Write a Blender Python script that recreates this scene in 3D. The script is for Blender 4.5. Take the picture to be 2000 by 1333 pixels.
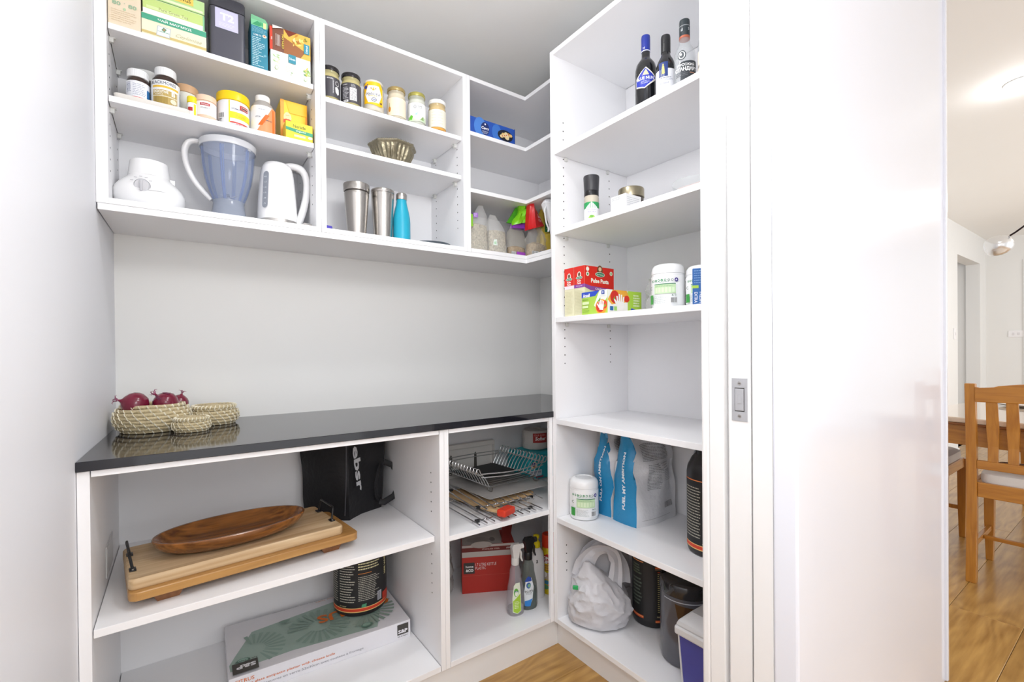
import bpy, bmesh, math, random
from math import sin, cos, pi, radians as rad
from mathutils import Vector, Matrix, noise
random.seed(7)
for o in list(bpy.data.objects): bpy.data.objects.remove(o)
SC = bpy.context.scene
COL = SC.collection

# ------------------------------------------------------------------ camera
cam_d = bpy.data.cameras.new('camera'); cam = bpy.data.objects.new('camera', cam_d); COL.objects.link(cam)
CAM = Vector((.1642, -1.937, 1.1292))
_R = Vector((0.814401, -0.5802373, -0.00869976)); _U = Vector((0.0102186, -0.00065, 0.9999476)); _F = Vector((0.5802125, 0.8144472, -0.0054))
mw = Matrix((( _R.x, _U.x, -_F.x, CAM.x), (_R.y, _U.y, -_F.y, CAM.y), (_R.z, _U.z, -_F.z, CAM.z), (0, 0, 0, 1)))
cam.matrix_world = mw
cam_d.sensor_width = 36; cam_d.sensor_fit = 'HORIZONTAL'; cam_d.lens = 913.266 / 2000 * 36
cam_d.shift_y = 24.2973 / 2000; cam_d.clip_start = .01; cam_d.clip_end = 60
SC.camera = cam

# ------------------------------------------------------------------ light and exposure
W = bpy.data.worlds.new('world'); SC.world = W; W.use_nodes = True
bg = W.node_tree.nodes['Background']; bg.inputs[0].default_value = (.98, .985, 1, 1); bg.inputs[1].default_value = .95
SC.view_settings.view_transform = 'Standard'; SC.view_settings.look = 'None'
SC.view_settings.gamma = 1; SC.view_settings.use_curve_mapping = False
SC.view_settings.exposure = 0.13

def area(name, loc, size, power, rot=(0, 0, 0), col=(.985, .99, 1), sy=None, spread=None):
    l = bpy.data.lights.new(name, 'AREA'); l.energy = power; l.color = col; l.size = size
    if sy: l.shape = 'RECTANGLE'; l.size_y = sy
    else: l.shape = 'DISK'
    if spread: l.spread = spread
    o = bpy.data.objects.new(name, l); COL.objects.link(o); o.location = loc; o.rotation_euler = rot
    return o
def bulb(name, loc, r, power, col=(.985, .99, 1)):
    l = bpy.data.lights.new(name, 'POINT'); l.energy = power; l.color = col; l.shadow_soft_size = r
    o = bpy.data.objects.new(name, l); COL.objects.link(o); o.location = loc
bulb('pantry_fill_light', (.68, -1.36, 1.88), .12, 12.5)  # unseen fill added to lift the pantry interior, no pendant hangs here
bulb('camera_bounce_light', (.32, -2.25, 1.45), .18, 19)  # soft bounce light added just behind the camera, not a kitchen fitting
area('pantry_downlight_glow', (.73, -.90, 2.385), .14, 4.5)
area('kitchen_downlight_glow', (.7, -3.2, 2.385), .6, 6)
area('kitchen_window_light', (.2, -4.1, 1.1), 3.0, 12, rot=(rad(90), 0, 0), col=(.985, .99, 1), sy=2.1)
bulb('dining_downlight_bulb', (3.47, -1.53, 2.34), .04, 1.6)
area('dining_downlight_glow', (5.6, -2.3, 2.385), .5, 9)
area('dining_window_light', (5.2, -4.1, 1.4), 3.2, 56, rot=(rad(90), 0, 0), col=(.93, .965, 1), sy=1.9)

# ------------------------------------------------------------------ materials
def lin(c):
    c = c.lstrip('#'); v = [int(c[i:i+2], 16)/255 for i in (0, 2, 4)]
    return tuple(x/12.92 if x <= .04045 else ((x+.055)/1.055)**2.4 for x in v) + (1,)
MC = {}
def mat(hexc, rough=.5, metal=0, alpha=1, noise_amt=.04, nscale=30, bump=0, bscale=60, coat=0, trans=0, ior=1.45, name=None, emit=0, spec=.5):
    k = (hexc, rough, metal, alpha, noise_amt, nscale, bump, bscale, coat, trans, emit, spec)
    if k in MC: return MC[k]
    m = bpy.data.materials.new(name or 'finish_' + hexc.strip('#')); m.use_nodes = True
    nt = m.node_tree; b = nt.nodes['Principled BSDF']
    tc = nt.nodes.new('ShaderNodeTexCoord'); n = nt.nodes.new('ShaderNodeTexNoise'); n.inputs['Scale'].default_value = nscale
    n.inputs['Detail'].default_value = 3
    nt.links.new(tc.outputs['Object'], n.inputs['Vector'])
    mx = nt.nodes.new('ShaderNodeMix'); mx.data_type = 'RGBA'
    c = lin(hexc); mx.inputs[6].default_value = c
    mx.inputs[7].default_value = tuple(x*(1-noise_amt*2) for x in c[:3]) + (1,)
    nt.links.new(n.outputs['Fac'], mx.inputs[0]); nt.links.new(mx.outputs[2], b.inputs['Base Color'])
    b.inputs['Roughness'].default_value = rough; b.inputs['Metallic'].default_value = metal
    b.inputs['Alpha'].default_value = alpha; b.inputs['Coat Weight'].default_value = coat
    b.inputs['Transmission Weight'].default_value = trans; b.inputs['IOR'].default_value = ior
    b.inputs['Specular IOR Level'].default_value = spec
    if emit:
        b.inputs['Emission Color'].default_value = c; b.inputs['Emission Strength'].default_value = emit
    if bump:
        n2 = nt.nodes.new('ShaderNodeTexNoise'); n2.inputs['Scale'].default_value = bscale; n2.inputs['Detail'].default_value = 4
        nt.links.new(tc.outputs['Object'], n2.inputs['Vector'])
        bp = nt.nodes.new('ShaderNodeBump'); bp.inputs['Strength'].default_value = bump; bp.inputs['Distance'].default_value = .01
        nt.links.new(n2.outputs['Fac'], bp.inputs['Height']); nt.links.new(bp.outputs[0], b.inputs['Normal'])
    MC[k] = m
    return m
def wood(name, c1, c2, axis=0, scale=7, rough=.45, dist=3.5, coat=0, knots=True, vary=.0, stretch=.09, ring=2.0, amp=.11):
    m = bpy.data.materials.new(name); m.use_nodes = True; nt = m.node_tree; b = nt.nodes['Principled BSDF']
    L = nt.links.new; N = nt.nodes.new
    tc = N('ShaderNodeTexCoord'); mp = N('ShaderNodeMapping')
    s = [1, 1, 1]; s[axis] = stretch; mp.inputs['Scale'].default_value = s
    oi = N('ShaderNodeObjectInfo'); va = N('ShaderNodeVectorMath'); va.operation = 'ADD'
    cb = N('ShaderNodeCombineXYZ'); mu = N('ShaderNodeMath'); mu.operation = 'MULTIPLY'; mu.inputs[1].default_value = 37
    L(oi.outputs['Random'], mu.inputs[0]); L(mu.outputs[0], cb.inputs[0]); L(mu.outputs[0], cb.inputs[1]); L(mu.outputs[0], cb.inputs[2])
    L(tc.outputs['Object'], mp.inputs[0]); L(mp.outputs[0], va.inputs[0]); L(cb.outputs[0], va.inputs[1])
    n1 = N('ShaderNodeTexNoise'); n1.inputs['Scale'].default_value = scale; n1.inputs['Detail'].default_value = 2; n1.inputs['Distortion'].default_value = .6
    L(va.outputs[0], n1.inputs['Vector'])
    m1 = N('ShaderNodeMath'); m1.operation = 'MULTIPLY'; m1.inputs[1].default_value = dist*6*ring; L(n1.outputs['Fac'], m1.inputs[0])
    sn = N('ShaderNodeMath'); sn.operation = 'SINE'; L(m1.outputs[0], sn.inputs[0])
    mp2 = N('ShaderNodeMapping'); s2 = [1, 1, 1]; s2[axis] = .3; mp2.inputs['Scale'].default_value = s2; L(va.outputs[0], mp2.inputs[0])
    n2 = N('ShaderNodeTexNoise'); n2.inputs['Scale'].default_value = scale*11; n2.inputs['Detail'].default_value = 5; L(mp2.outputs[0], n2.inputs['Vector'])
    ad = N('ShaderNodeMath'); ad.operation = 'MULTIPLY_ADD'; ad.inputs[1].default_value = amp; L(sn.outputs[0], ad.inputs[0]); L(n2.outputs['Fac'], ad.inputs[2])
    rp = N('ShaderNodeMapRange'); rp.inputs[1].default_value = .2; rp.inputs[2].default_value = .85; L(ad.outputs[0], rp.inputs[0])
    mx = N('ShaderNodeMix'); mx.data_type = 'RGBA'; mx.inputs[6].default_value = lin(c1); mx.inputs[7].default_value = lin(c2)
    L(rp.outputs[0], mx.inputs[0])
    out = mx.outputs[2]
    if vary:
        hs = N('ShaderNodeHueSaturation'); mr = N('ShaderNodeMapRange'); mr.inputs[3].default_value = 1-vary; mr.inputs[4].default_value = 1+vary*.5
        L(oi.outputs['Random'], mr.inputs[0]); L(mr.outputs[0], hs.inputs['Value']); L(out, hs.inputs['Color']); out = hs.outputs[0]
    L(out, b.inputs['Base Color']); b.inputs['Roughness'].default_value = rough; b.inputs['Coat Weight'].default_value = coat
    b.inputs['Coat Roughness'].default_value = .15
    bp = N('ShaderNodeBump'); bp.inputs['Strength'].default_value = .12; bp.inputs['Distance'].default_value = .003; L(ad.outputs[0], bp.inputs['Height']); L(bp.outputs[0], b.inputs['Normal'])
    return m

WHITE = mat('#f5f5f7', .32, noise_amt=.006, nscale=4, name='white_melamine')
WALLP = mat('#e9e9e7', .6, noise_amt=.01, nscale=3, name='wall_paint')
SATINW = mat('#e8e9ee', .5, noise_amt=.006, nscale=2, name='satin_wall_paint')
GLOSSW = mat('#e6e9f2', .17, noise_amt=.006, nscale=2, name='gloss_white_paint', coat=.3)
TRIMW = mat('#eeeeee', .28, noise_amt=.006, nscale=5, name='trim_enamel')
CEILP = mat('#f4f4f2', .8, noise_amt=.01, nscale=3, name='ceiling_paint')
BEIGEW = mat('#d9d4c8', .5, noise_amt=.01, nscale=3, name='cabinet_back_board')
COUNTER = mat('#1d1d24', .075, noise_amt=.12, nscale=420, name='dark_stone_top', spec=.6, ior=1.5)
BLACK = mat('#1b1b1d', .35, name='black_plastic')
DARKHOLE = mat('#4a4844', .9, name='hole_shadow_grey')
STEEL = mat('#c9c6c2', .28, metal=1, noise_amt=.05, name='brushed_steel')
CHROME = mat('#d8d8da', .07, metal=1, name='chrome')
PEG = mat('#dfe0dd', .3, name='peg_plastic')

# ------------------------------------------------------------------ mesh builder
class MB:
    def __init__(s): s.v = []; s.f = []; s.mi = []; s.mats = []; s.sm = []
    def m(s, mt):
        if mt not in s.mats: s.mats.append(mt)
        return s.mats.index(mt)
    def add(s, vs, fs, mt=None, smooth=False, M=None):
        b = len(s.v); k = s.m(mt) if mt else 0
        s.v += [tuple(M @ Vector(p)) if M else tuple(p) for p in vs]
        for f in fs: s.f.append(tuple(b+i for i in f)); s.mi.append(k); s.sm.append(smooth)
        return s
    def box(s, x0, x1, y0, y1, z0, z1, mt=None, M=None):
        x0, x1 = sorted((x0, x1)); y0, y1 = sorted((y0, y1)); z0, z1 = sorted((z0, z1))
        v = [(x0,y0,z0),(x1,y0,z0),(x1,y1,z0),(x0,y1,z0),(x0,y0,z1),(x1,y0,z1),(x1,y1,z1),(x0,y1,z1)]
        f = [(0,3,2,1),(4,5,6,7),(0,1,5,4),(1,2,6,5),(2,3,7,6),(3,0,4,7)]
        return s.add(v, f, mt, False, M)
    def bbox(s, x0, x1, y0, y1, z0, z1, r=.003, mt=None, M=None, seg=2):     # bevelled box
        bm = bmesh.new(); bmesh.ops.create_cube(bm, size=1)
        for v in bm.verts: v.co = Vector(((x0+x1)/2+v.co.x*(x1-x0), (y0+y1)/2+v.co.y*(y1-y0), (z0+z1)/2+v.co.z*(z1-z0)))
        bmesh.ops.bevel(bm, geom=bm.edges[:]+bm.verts[:], offset=r, segments=seg, affect='EDGES', profile=.5)
        s.add([v.co.copy() for v in bm.verts], [tuple(v.index for v in f.verts) for f in bm.faces], mt, False, M); bm.free(); return s
    def loft(s, rings, mt=None, cap0=True, cap1=True, smooth=True, closed=True, M=None):
        n = len(rings[0]); v = [p for r in rings for p in r]; f = []
        for i in range(len(rings)-1):
            for j in range(n if closed else n-1):
                k = (j+1) % n
                f.append((i*n+j, i*n+k, (i+1)*n+k, (i+1)*n+j))
        if cap0: f.append(tuple(range(n-1, -1, -1)))
        if cap1: f.append(tuple((len(rings)-1)*n+i for i in range(n)))
        return s.add(v, f, mt, smooth, M)
    def lathe(s, prof, mt=None, seg=32, cx=0, cy=0, cap0=True, cap1=True, M=None, smooth=True):
        return s.loft([[(cx+r*cos(2*pi*i/seg), cy+r*sin(2*pi*i/seg), z) for i in range(seg)] for r, z in prof], mt, cap0, cap1, smooth, True, M)
    def tube(s, pts, r, mt=None, seg=8, closed=False, flat=None, M=None):
        pts = [Vector(p) for p in pts]; n = len(pts); rings = []
        up = Vector((0, 0, 1)); prev = None
        for i, p in enumerate(pts):
            a = pts[(i-1) % n] if (closed or i > 0) else p; b = pts[(i+1) % n] if (closed or i < n-1) else p
            t = (b-a)
            if t.length < 1e-9: t = Vector((0,0,1))
            t.normalize()
            if prev is None:
                x = up.cross(t)
                if x.length < .1: x = Vector((1,0,0)).cross(t)
            else: x = prev - t*prev.dot(t)
            x.normalize(); prev = x; y = t.cross(x)
            rr = r[i] if isinstance(r, (list, tuple)) else r
            fx, fy = flat or (1, 1)
            rings.append([p + x*(cos(2*pi*k/seg)*rr*fx) + y*(sin(2*pi*k/seg)*rr*fy) for k in range(seg)])
        if closed: rings.append(rings[0]); return s.loft(rings, mt, False, False, True, True, M)
        return s.loft(rings, mt, True, True, True, True, M)
    def prism(s, poly, z0, z1, mt=None, M=None, smooth=False):   # polygon in xy extruded in z
        n = len(poly); v = [(x, y, z0) for x, y in poly]+[(x, y, z1) for x, y in poly]
        f = [tuple(range(n-1, -1, -1)), tuple(range(n, 2*n))]+[(i, (i+1) % n, n+(i+1) % n, n+i) for i in range(n)]
        return s.add(v, f, mt, smooth, M)
    def obj(s, name, mt=None, parent=None, loc=None, rotz=0, bevel=0, auto=True, normals=True):
        me = bpy.data.meshes.new(name); me.from_pydata(s.v, [], s.f)
        mats = s.mats or [mt or WHITE]
        for x in mats: me.materials.append(x)
        me.polygons.foreach_set('material_index', s.mi); me.polygons.foreach_set('use_smooth', s.sm)
        if normals:
            bm = bmesh.new(); bm.from_mesh(me); bmesh.ops.recalc_face_normals(bm, faces=bm.faces[:]); bm.to_mesh(me); bm.free()
        if auto and any(s.sm): me.set_sharp_from_angle(angle=rad(38))
        me.update()
        o = bpy.data.objects.new(name, me); COL.objects.link(o)
        if parent: o.parent = parent
        if loc: o.location = loc
        o.rotation_euler.z = rotz
        if bevel:
            md = o.modifiers.new('edge', 'BEVEL'); md.width = bevel; md.segments = 2; md.limit_method = 'ANGLE'; md.angle_limit = rad(50)
        return o
def smooth_path(pts, k=5):
    P = [Vector(p) for p in pts]; out = []
    for i in range(len(P)-1):
        a, b, c, d = P[max(i-1, 0)], P[i], P[i+1], P[min(i+2, len(P)-1)]
        for j in range(k):
            t = j/k; out.append(.5*((2*b)+(c-a)*t+(2*a-5*b+4*c-d)*t*t+(3*b-a-3*c+d)*t**3))
    return out+[P[-1]]
def lerps(v, k=5):
    out = []
    for i in range(len(v)-1): out += [v[i]+(v[i+1]-v[i])*j/k for j in range(k)]
    return out+[v[-1]]
def SE(z, a, b, n=2.6, seg=28, cx=0, cy=0, rot=0, amp=0, sd=0, fr=20):      # superellipse ring
    out = []
    for i in range(seg):
        t = 2*pi*i/seg; c, s_ = cos(t), sin(t)
        x = a*math.copysign(abs(c)**(2/n), c); y = b*math.copysign(abs(s_)**(2/n), s_)
        if amp:
            k = 1 + amp*noise.noise(Vector((x*fr+sd, y*fr+sd*1.7, z*fr+sd*.3)))
            x *= k; y *= k
        x, y = x*cos(rot)-y*sin(rot), x*sin(rot)+y*cos(rot)
        out.append((cx+x, cy+y, z))
    return out
def thing(name, label, cat, loc=(0, 0, 0), rotz=0, group=None):
    o = bpy.data.objects.new(name, None); COL.objects.link(o); o.empty_display_size = .05
    o.location = loc; o.rotation_euler.z = rotz; o['label'] = label; o['category'] = cat
    if group: o['group'] = group
    return o
def tag(o, label, cat, group=None):
    o['label'] = label; o['category'] = cat
    if group: o['group'] = group
    return o
def struct(name, mb, mt=None, parent=None, bevel=0):
    o = mb.obj(name, mt, parent, bevel=bevel)
    if parent is None: o['kind'] = 'structure'
    return o
def face(x, y, turn=0):       # heading that shows the front (local -y) to someone standing in the doorway
    return math.atan2(CAM.x-x, -(CAM.y-y)) + turn
def clone(o, parent=None, **kw):
    c = o.copy(); COL.objects.link(c)
    if parent: c.parent = parent
    for ch in o.children:
        clone(ch, c)
    return c

# ------------------------------------------------------------------ printing on surfaces
TX = {}
def text_mesh(s, bold=0, shear=0):
    k = (s, bold, shear)
    if k in TX: return TX[k]
    cu = bpy.data.curves.new('t', 'FONT'); cu.body = s; cu.size = 1; cu.resolution_u = 2; cu.offset = bold; cu.shear = shear
    cu.align_x = 'LEFT'
    ob = bpy.data.objects.new('t', cu); COL.objects.link(ob)
    dg = bpy.context.evaluated_depsgraph_get(); dg.update()
    me = bpy.data.meshes.new_from_object(ob.evaluated_get(dg), depsgraph=dg)
    vs = [v.co.copy() for v in me.vertices]; fs = [tuple(p.vertices) for p in me.polygons]
    bpy.data.objects.remove(ob); bpy.data.curves.remove(cu); bpy.data.meshes.remove(me)
    xs = [v.x for v in vs] or [0]; ys = [v.y for v in vs] or [0]
    x0, x1, y0, y1 = min(xs), max(xs), min(ys), max(ys)
    vs = [((v.x-x0)/(x1-x0 or 1), (v.y-y0)/(y1-y0 or 1)) for v in vs]
    TX[k] = (vs, fs, (x1-x0)/(y1-y0 or 1)); return TX[k]
def front(y): return lambda u, v, h: (u, y-h, v)
def leftside(x, flip=1): return lambda u, v, h: (x-h, -u, v)
def rightside(x): return lambda u, v, h: (x+h, u, v)
def topside(z): return lambda u, v, h: (u, v, z+h)
def around(r, off=0): 
    def f(u, v, h):
        rr = (r(v) if callable(r) else r)+h; R0 = r(v) if callable(r) else r
        a = u/R0+off; return (rr*sin(a), -rr*cos(a), v)
    return f
class Print:
    def __init__(s, fn, curved=False): s.fn = fn; s.mb = MB(); s.c = curved; s.lay = 0
    def _h(s): s.lay += 1; return .0003+.00012*s.lay
    def conv(s, pts, col, n=None, rough=.5):      # convex polygon in (u, v), sliced into strips so it wraps
        h = s._h(); us = [p[0] for p in pts]; u0, u1 = min(us), max(us)
        n = n or (max(2, int((u1-u0)/.006)) if s.c else 12)
        cuts = sorted(set([u0+(u1-u0)*i/n for i in range(n+1)] + [min(max(u, u0), u1) for u in us]))
        def span(u):
            vs = []
            for i in range(len(pts)):
                a, b = pts[i], pts[(i+1) % len(pts)]
                if abs(a[0]-b[0]) < 1e-9:
                    if abs(a[0]-u) < 1e-9: vs += [a[1], b[1]]
                elif min(a[0], b[0])-1e-9 <= u <= max(a[0], b[0])+1e-9:
                    vs.append(a[1]+(b[1]-a[1])*(u-a[0])/(b[0]-a[0]))
            return min(vs), max(vs)
        V = []; F = []
        for u in cuts:
            a, b = span(u); V += [s.fn(u, a, h), s.fn(u, b, h)]
        for i in range(len(cuts)-1): F.append((2*i, 2*i+2, 2*i+3, 2*i+1))
        s.mb.add(V, F, mat(col, rough, noise_amt=.01)); return s
    def rect(s, u0, v0, u1, v1, col, rough=.5): return s.conv([(u0, v0), (u1, v0), (u1, v1), (u0, v1)], col, rough=rough)
    def ell(s, cu, cv, ru, rv, col, n=14): return s.conv([(cu+ru*cos(2*pi*i/n), cv+rv*sin(2*pi*i/n)) for i in range(n)], col)
    def ring(s, cu, cv, ru, rv, col, inner, k=.75): s.ell(cu, cv, ru, rv, col); return s.ell(cu, cv, ru*k, rv*k, inner)
    def text(s, t, cu, cv, hgt, col, w=None, bold=.01, shear=0, rot=0, flipud=False):
        vs, fs, asp = text_mesh(t, bold, shear); h = s._h()+.0004*s.c; w = w or hgt*asp; V = []
        for a, b in vs:
            a = (a-.5)*w; b = (b-.5)*hgt
            if flipud: a, b = -a, -b
            a, b = a*cos(rot)-b*sin(rot), a*sin(rot)+b*cos(rot)
            V.append(s.fn(cu+a, cv+b, h))
        s.mb.add(V, fs, mat(col, .5, noise_amt=.01)); return s
    def lines(s, u0, v0, u1, v1, n, col, fill=.5, vertical=False, jag=.3):   # rows of print too small to read
        h = s._h(); m = mat(col, .6, noise_amt=.01)
        for i in range(n):
            if vertical:
                u = u0+(u1-u0)*(i+.5)/n; t = (u1-u0)/n*fill/2; e = v1-(v1-v0)*random.random()*jag
                V = [s.fn(u-t, v0, h), s.fn(u+t, v0, h), s.fn(u+t, e, h), s.fn(u-t, e, h)]; s.mb.add(V, [(0, 1, 2, 3)], m)
            else:
                v = v1-(v1-v0)*(i+.5)/n; t = (v1-v0)/n*fill/2; e = u1-(u1-u0)*random.random()*jag; u = u0
                while u < e:
                    l = min(random.uniform(.0025, .009), e-u)
                    V = [s.fn(u, v-t, h), s.fn(u+l, v-t, h), s.fn(u+l, v+t, h), s.fn(u, v+t, h)]; s.mb.add(V, [(0, 1, 2, 3)], m); u += l+.0012
        return s
    def bars(s, u0, v0, u1, v1, col='#333333', back='#f4f4f4'):
        s.rect(u0-.001, v0-.001, u1+.001, v1+.001, back); h = s._h(); m = mat(col, .6, noise_amt=.01); u = u0
        while u < u1:
            w = random.choice((.0006, .0011, .0016)); s.mb.add([s.fn(u, v0, h), s.fn(u+w, v0, h), s.fn(u+w, v1, h), s.fn(u, v1, h)], [(0, 1, 2, 3)], m); u += w+random.choice((.0006, .0012))
        return s
    def done(s, parent, name='printed_label'):
        return s.mb.obj(name, parent=parent, normals=False, auto=False)
# ------------------------------------------------------------------ room shell
fl = struct('floor', MB().box(-.25, 8.1, -4.0, .1, -.05, -.012), mat('#5b4426', .8, name='subfloor'))
OAK = wood('oak_floor', '#cda15c', '#8f642c', axis=0, scale=4.2, rough=.32, coat=.3, vary=.14, stretch=.30, dist=3, ring=3.6, amp=.075)
plank_me = {}
for k in range(-11, 6):
    y0 = -1.6+.22*k; x = 2.9-2.2*2-((k*0.83) % 2.2)
    while x < 8.1:
        a, b = max(x, -.25), min(x+2.2, 8.1)
        if b-a > .05:
            key = round(b-a, 3)
            if key not in plank_me:
                p = MB().bbox(0, b-a-.0012, 0, .2186, -.012, 0, .0012, OAK, seg=1).obj('plank', parent=fl); plank_me[key] = p.data
            else:
                p = bpy.data.objects.new('plank', plank_me[key]); COL.objects.link(p); p.parent = fl
            p.location = (a, y0, 0)
        x += 2.2
struct('wall_back', MB().box(-.25, 1.84, 0, .1, 0, 2.4), WALLP)
mbw = MB(); S = .0302
mbw.prism([(0.0, .0), (-.2, .0), (-.2-4*S, -4.0), (-4*S, -4.0)], 0, 2.4)
struct('wall_left', mbw, SATINW)
struct('wall_right', MB().box(1.731, 1.84, -1.3, 0, 0, 2.4), WALLP)
struct('ceiling', MB().box(-.25, 8.1, -4.0, .1, 2.4, 2.5), CEILP)
# the wall of the doorway, running on to the right as far as the dining room
mb = MB(); mb.box(1.182, 2.27, -1.498, -1.322, 0, 2.4); mb.box(1.84, 2.27, -1.322, -.68, 0, 2.4)
struct('wall_doorway', mb, GLOSSW)
struct('wall_above_door', MB().box(-.0402, 1.182, -1.498, -1.322, 2.09, 2.4), GLOSSW)
# dining room walls with a passage opening
OX0, OX1 = 6.69, 7.68
mb = MB(); mb.box(2.27, OX0, -.68, -.56, 0, 2.4); mb.box(OX1, 8.0, -.68, -.56, 0, 2.4); mb.box(OX0, OX1, -.68, -.56, 2.085, 2.4)
struct('wall_dining', mb, WALLP)
struct('wall_passage', MB().box(6.3, 8.2, .6, .7, 0, 2.4), WALLP)
struct('wall_passage_side', MB().box(7.70, 7.8, -.56, .6, 0, 2.4), WALLP)
struct('ceiling_passage', MB().box(6.3, 7.8, -.56, .7, 2.4, 2.5), CEILP)
struct('floor_passage', MB().box(6.3, 7.8, -.56, .7, -.05, 0), mat('#a98a5c', .4, name='passage_floor'))
mb = MB(); mb.box(7.98, 8.1, -1.60, -.68, 0, 2.4); mb.box(7.98, 8.1, -4.0, -1.60, 0, 2.4)
struct('wall_far', mb, WALLP)
struct('trim_1', MB().box(7.966, 7.98, -1.05, -.985, 0, 2.12), TRIMW)      # architrave on the far wall
mb = MB(); mb.box(2.27, OX0, -.692, -.68, 0, .09); mb.box(OX1, 7.98, -.692, -.68, 0, .09)
struct('baseboard_dining', mb, TRIMW, bevel=.003)
struct('baseboard_far', MB().box(7.968, 7.98, -.985, -.692, 0, .09), TRIMW, bevel=.003)
struct('trim_2', MB().box(2.262, 2.278, -1.506, -1.49, 0, 2.4), GLOSSW, bevel=.003)

# door jamb with its groove, pantry side architrave and outer architrave
dj = struct('trim_jamb', MB().box(1.1602, 1.182, -1.357, -1.322, 0, 2.09).box(1.1775, 1.1821, -1.463, -1.357, 0, 2.09)
            .box(1.1635, 1.18, -1.4165, -1.3672, 0, 2.09).box(1.1602, 1.182, -1.463, -1.4212, 0, 2.09), TRIMW, bevel=.0012)
struct('trim_3', MB().box(1.1602, 1.25, -1.322, -1.300, 0, 2.16), TRIMW, bevel=.006)
struct('trim_4', MB().box(1.157, 1.235, -1.512, -1.4635, 0, 2.16), GLOSSW, bevel=.005)
struct('trim_5', MB().box(-.04, 1.16, -1.463, -1.322, 2.068, 2.0899), TRIMW, bevel=.002)

# strike plate
t = thing('strike_plate', 'satin metal strike plate screwed into the white door jamb', 'strike plate', (1.1634, -1.3925, 1.018))
PLATE = mat('#c3c5ca', .4, metal=.45, noise_amt=.06, name='satin_plate')
mb = MB(); mb.bbox(-.0016, 0, -.0175, .0175, -.047, -.026, .0004); mb.bbox(-.0016, 0, -.0175, .0175, .026, .047, .0004)
mb.bbox(-.0016, 0, -.0175, -.011, -.026, .026, .0004); mb.bbox(-.0016, 0, .011, .0175, -.026, .026, .0004)
mb.obj('face_plate', PLATE, t)
MB().box(-.0006, 0, -.011, .011, -.026, .026).obj('recess', mat('#4b4a48', .6), t)
mb = MB(); mb.bbox(-.0030, -.0005, -.0095, .0095, -.024, .024, .0006); mb.bbox(-.0038, -.0028, -.005, .003, -.0085, .011, .0006)
mb.obj('catch', PLATE, t)
for z in (-.036, .036):
    s_ = MB().lathe([(0, .0012), (.0036, .0012), (.0042, 0)], seg=16, M=Matrix.Translation((-.0014, 0, z)) @ Matrix.Rotation(-pi/2, 4, 'Y')).obj('screw', STEEL, t)
    MB().box(-.0029, -.0025, -.0028, .0028, z-.0005, z+.0005).obj('screw_slot', mat('#3a3634', .7), s_)

# small plates on the far walls
def plate(loc, rotz, label, wd=.075, n=2, hgt=.115):
    t = thing('wall_switch', label, 'switch', loc, rotz)
    MB().bbox(-wd/2, wd/2, -.008, 0, -hgt/2, hgt/2, .003).obj('cover_plate', mat('#f3f2f3', .3), t)
    for i in range(n):
        u = -wd/2+wd*(i+1)/(n+1)
        MB().bbox(u-.009, u+.009, -.0115, -.0075, -.013, .013, .0015).obj('rocker', mat('#e2e0e2', .3), t)
plate((6.56, -.68, 1.265), 0, 'white light switch beside the passage opening in the dining room', .07, 1)
plate((7.98, -.925, 1.275), -pi/2, 'wide white double switch plate on the far dining room wall', .125, 2, .075)

# ------------------------------------------------------------------ cabinets
TH = .016
def holes(parent, pts, axis='x', r=.0024, e=.0005):
    mb = MB()
    for p in pts:
        M = Matrix.Translation(p) @ (Matrix.Rotation(pi/2, 4, 'Y') if axis == 'x' else Matrix.Rotation(pi/2, 4, 'X'))
        mb.lathe([(r, -e), (r, e)], DARKHOLE, seg=8, M=M, smooth=False)
    o = mb.obj('peg_holes', parent=parent); o['kind'] = 'stuff'
def peg(parent, x, y, z, sx):      # clear plastic shelf support under a shelf, sx = side it sticks out
    mb = MB(); mb.bbox(x, x+sx*.010, y-.005, y+.005, z-.014, z-.0005, .0015); mb.bbox(x, x+sx*.014, y-.006, y+.006, z-.003, z-.0005, .001)
    mb.obj('shelf_peg', PEG, parent)
def shelf(parent, x0, x1, z, y0=-.291, y1=-.012, pegs=True, th=TH):
    MB().box(x0+.0016, x1-.0016, y0, y1, z-th, z).obj('shelf', WHITE, parent, bevel=.0008)
    if pegs:
        for y in (y0+.045, y1-.05):
            peg(parent, x0, y, z-th, 1); peg(parent, x1, y, z-th, -1)
ZU, ZJ, ZT = 1.512, 1.530, 2.240
b = MB(); b.prism([(-.006, -.306), (1.408, -.306), (1.408, -.583), (1.7305, -.583), (1.7305, -.0005), (.001, -.0005)], ZU, ZJ-.0006)
o = b.obj('shelf_board', WHITE, bevel=.0008); tag(o, 'long L-shaped white board running under all the upper cupboards', 'shelf')
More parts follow.
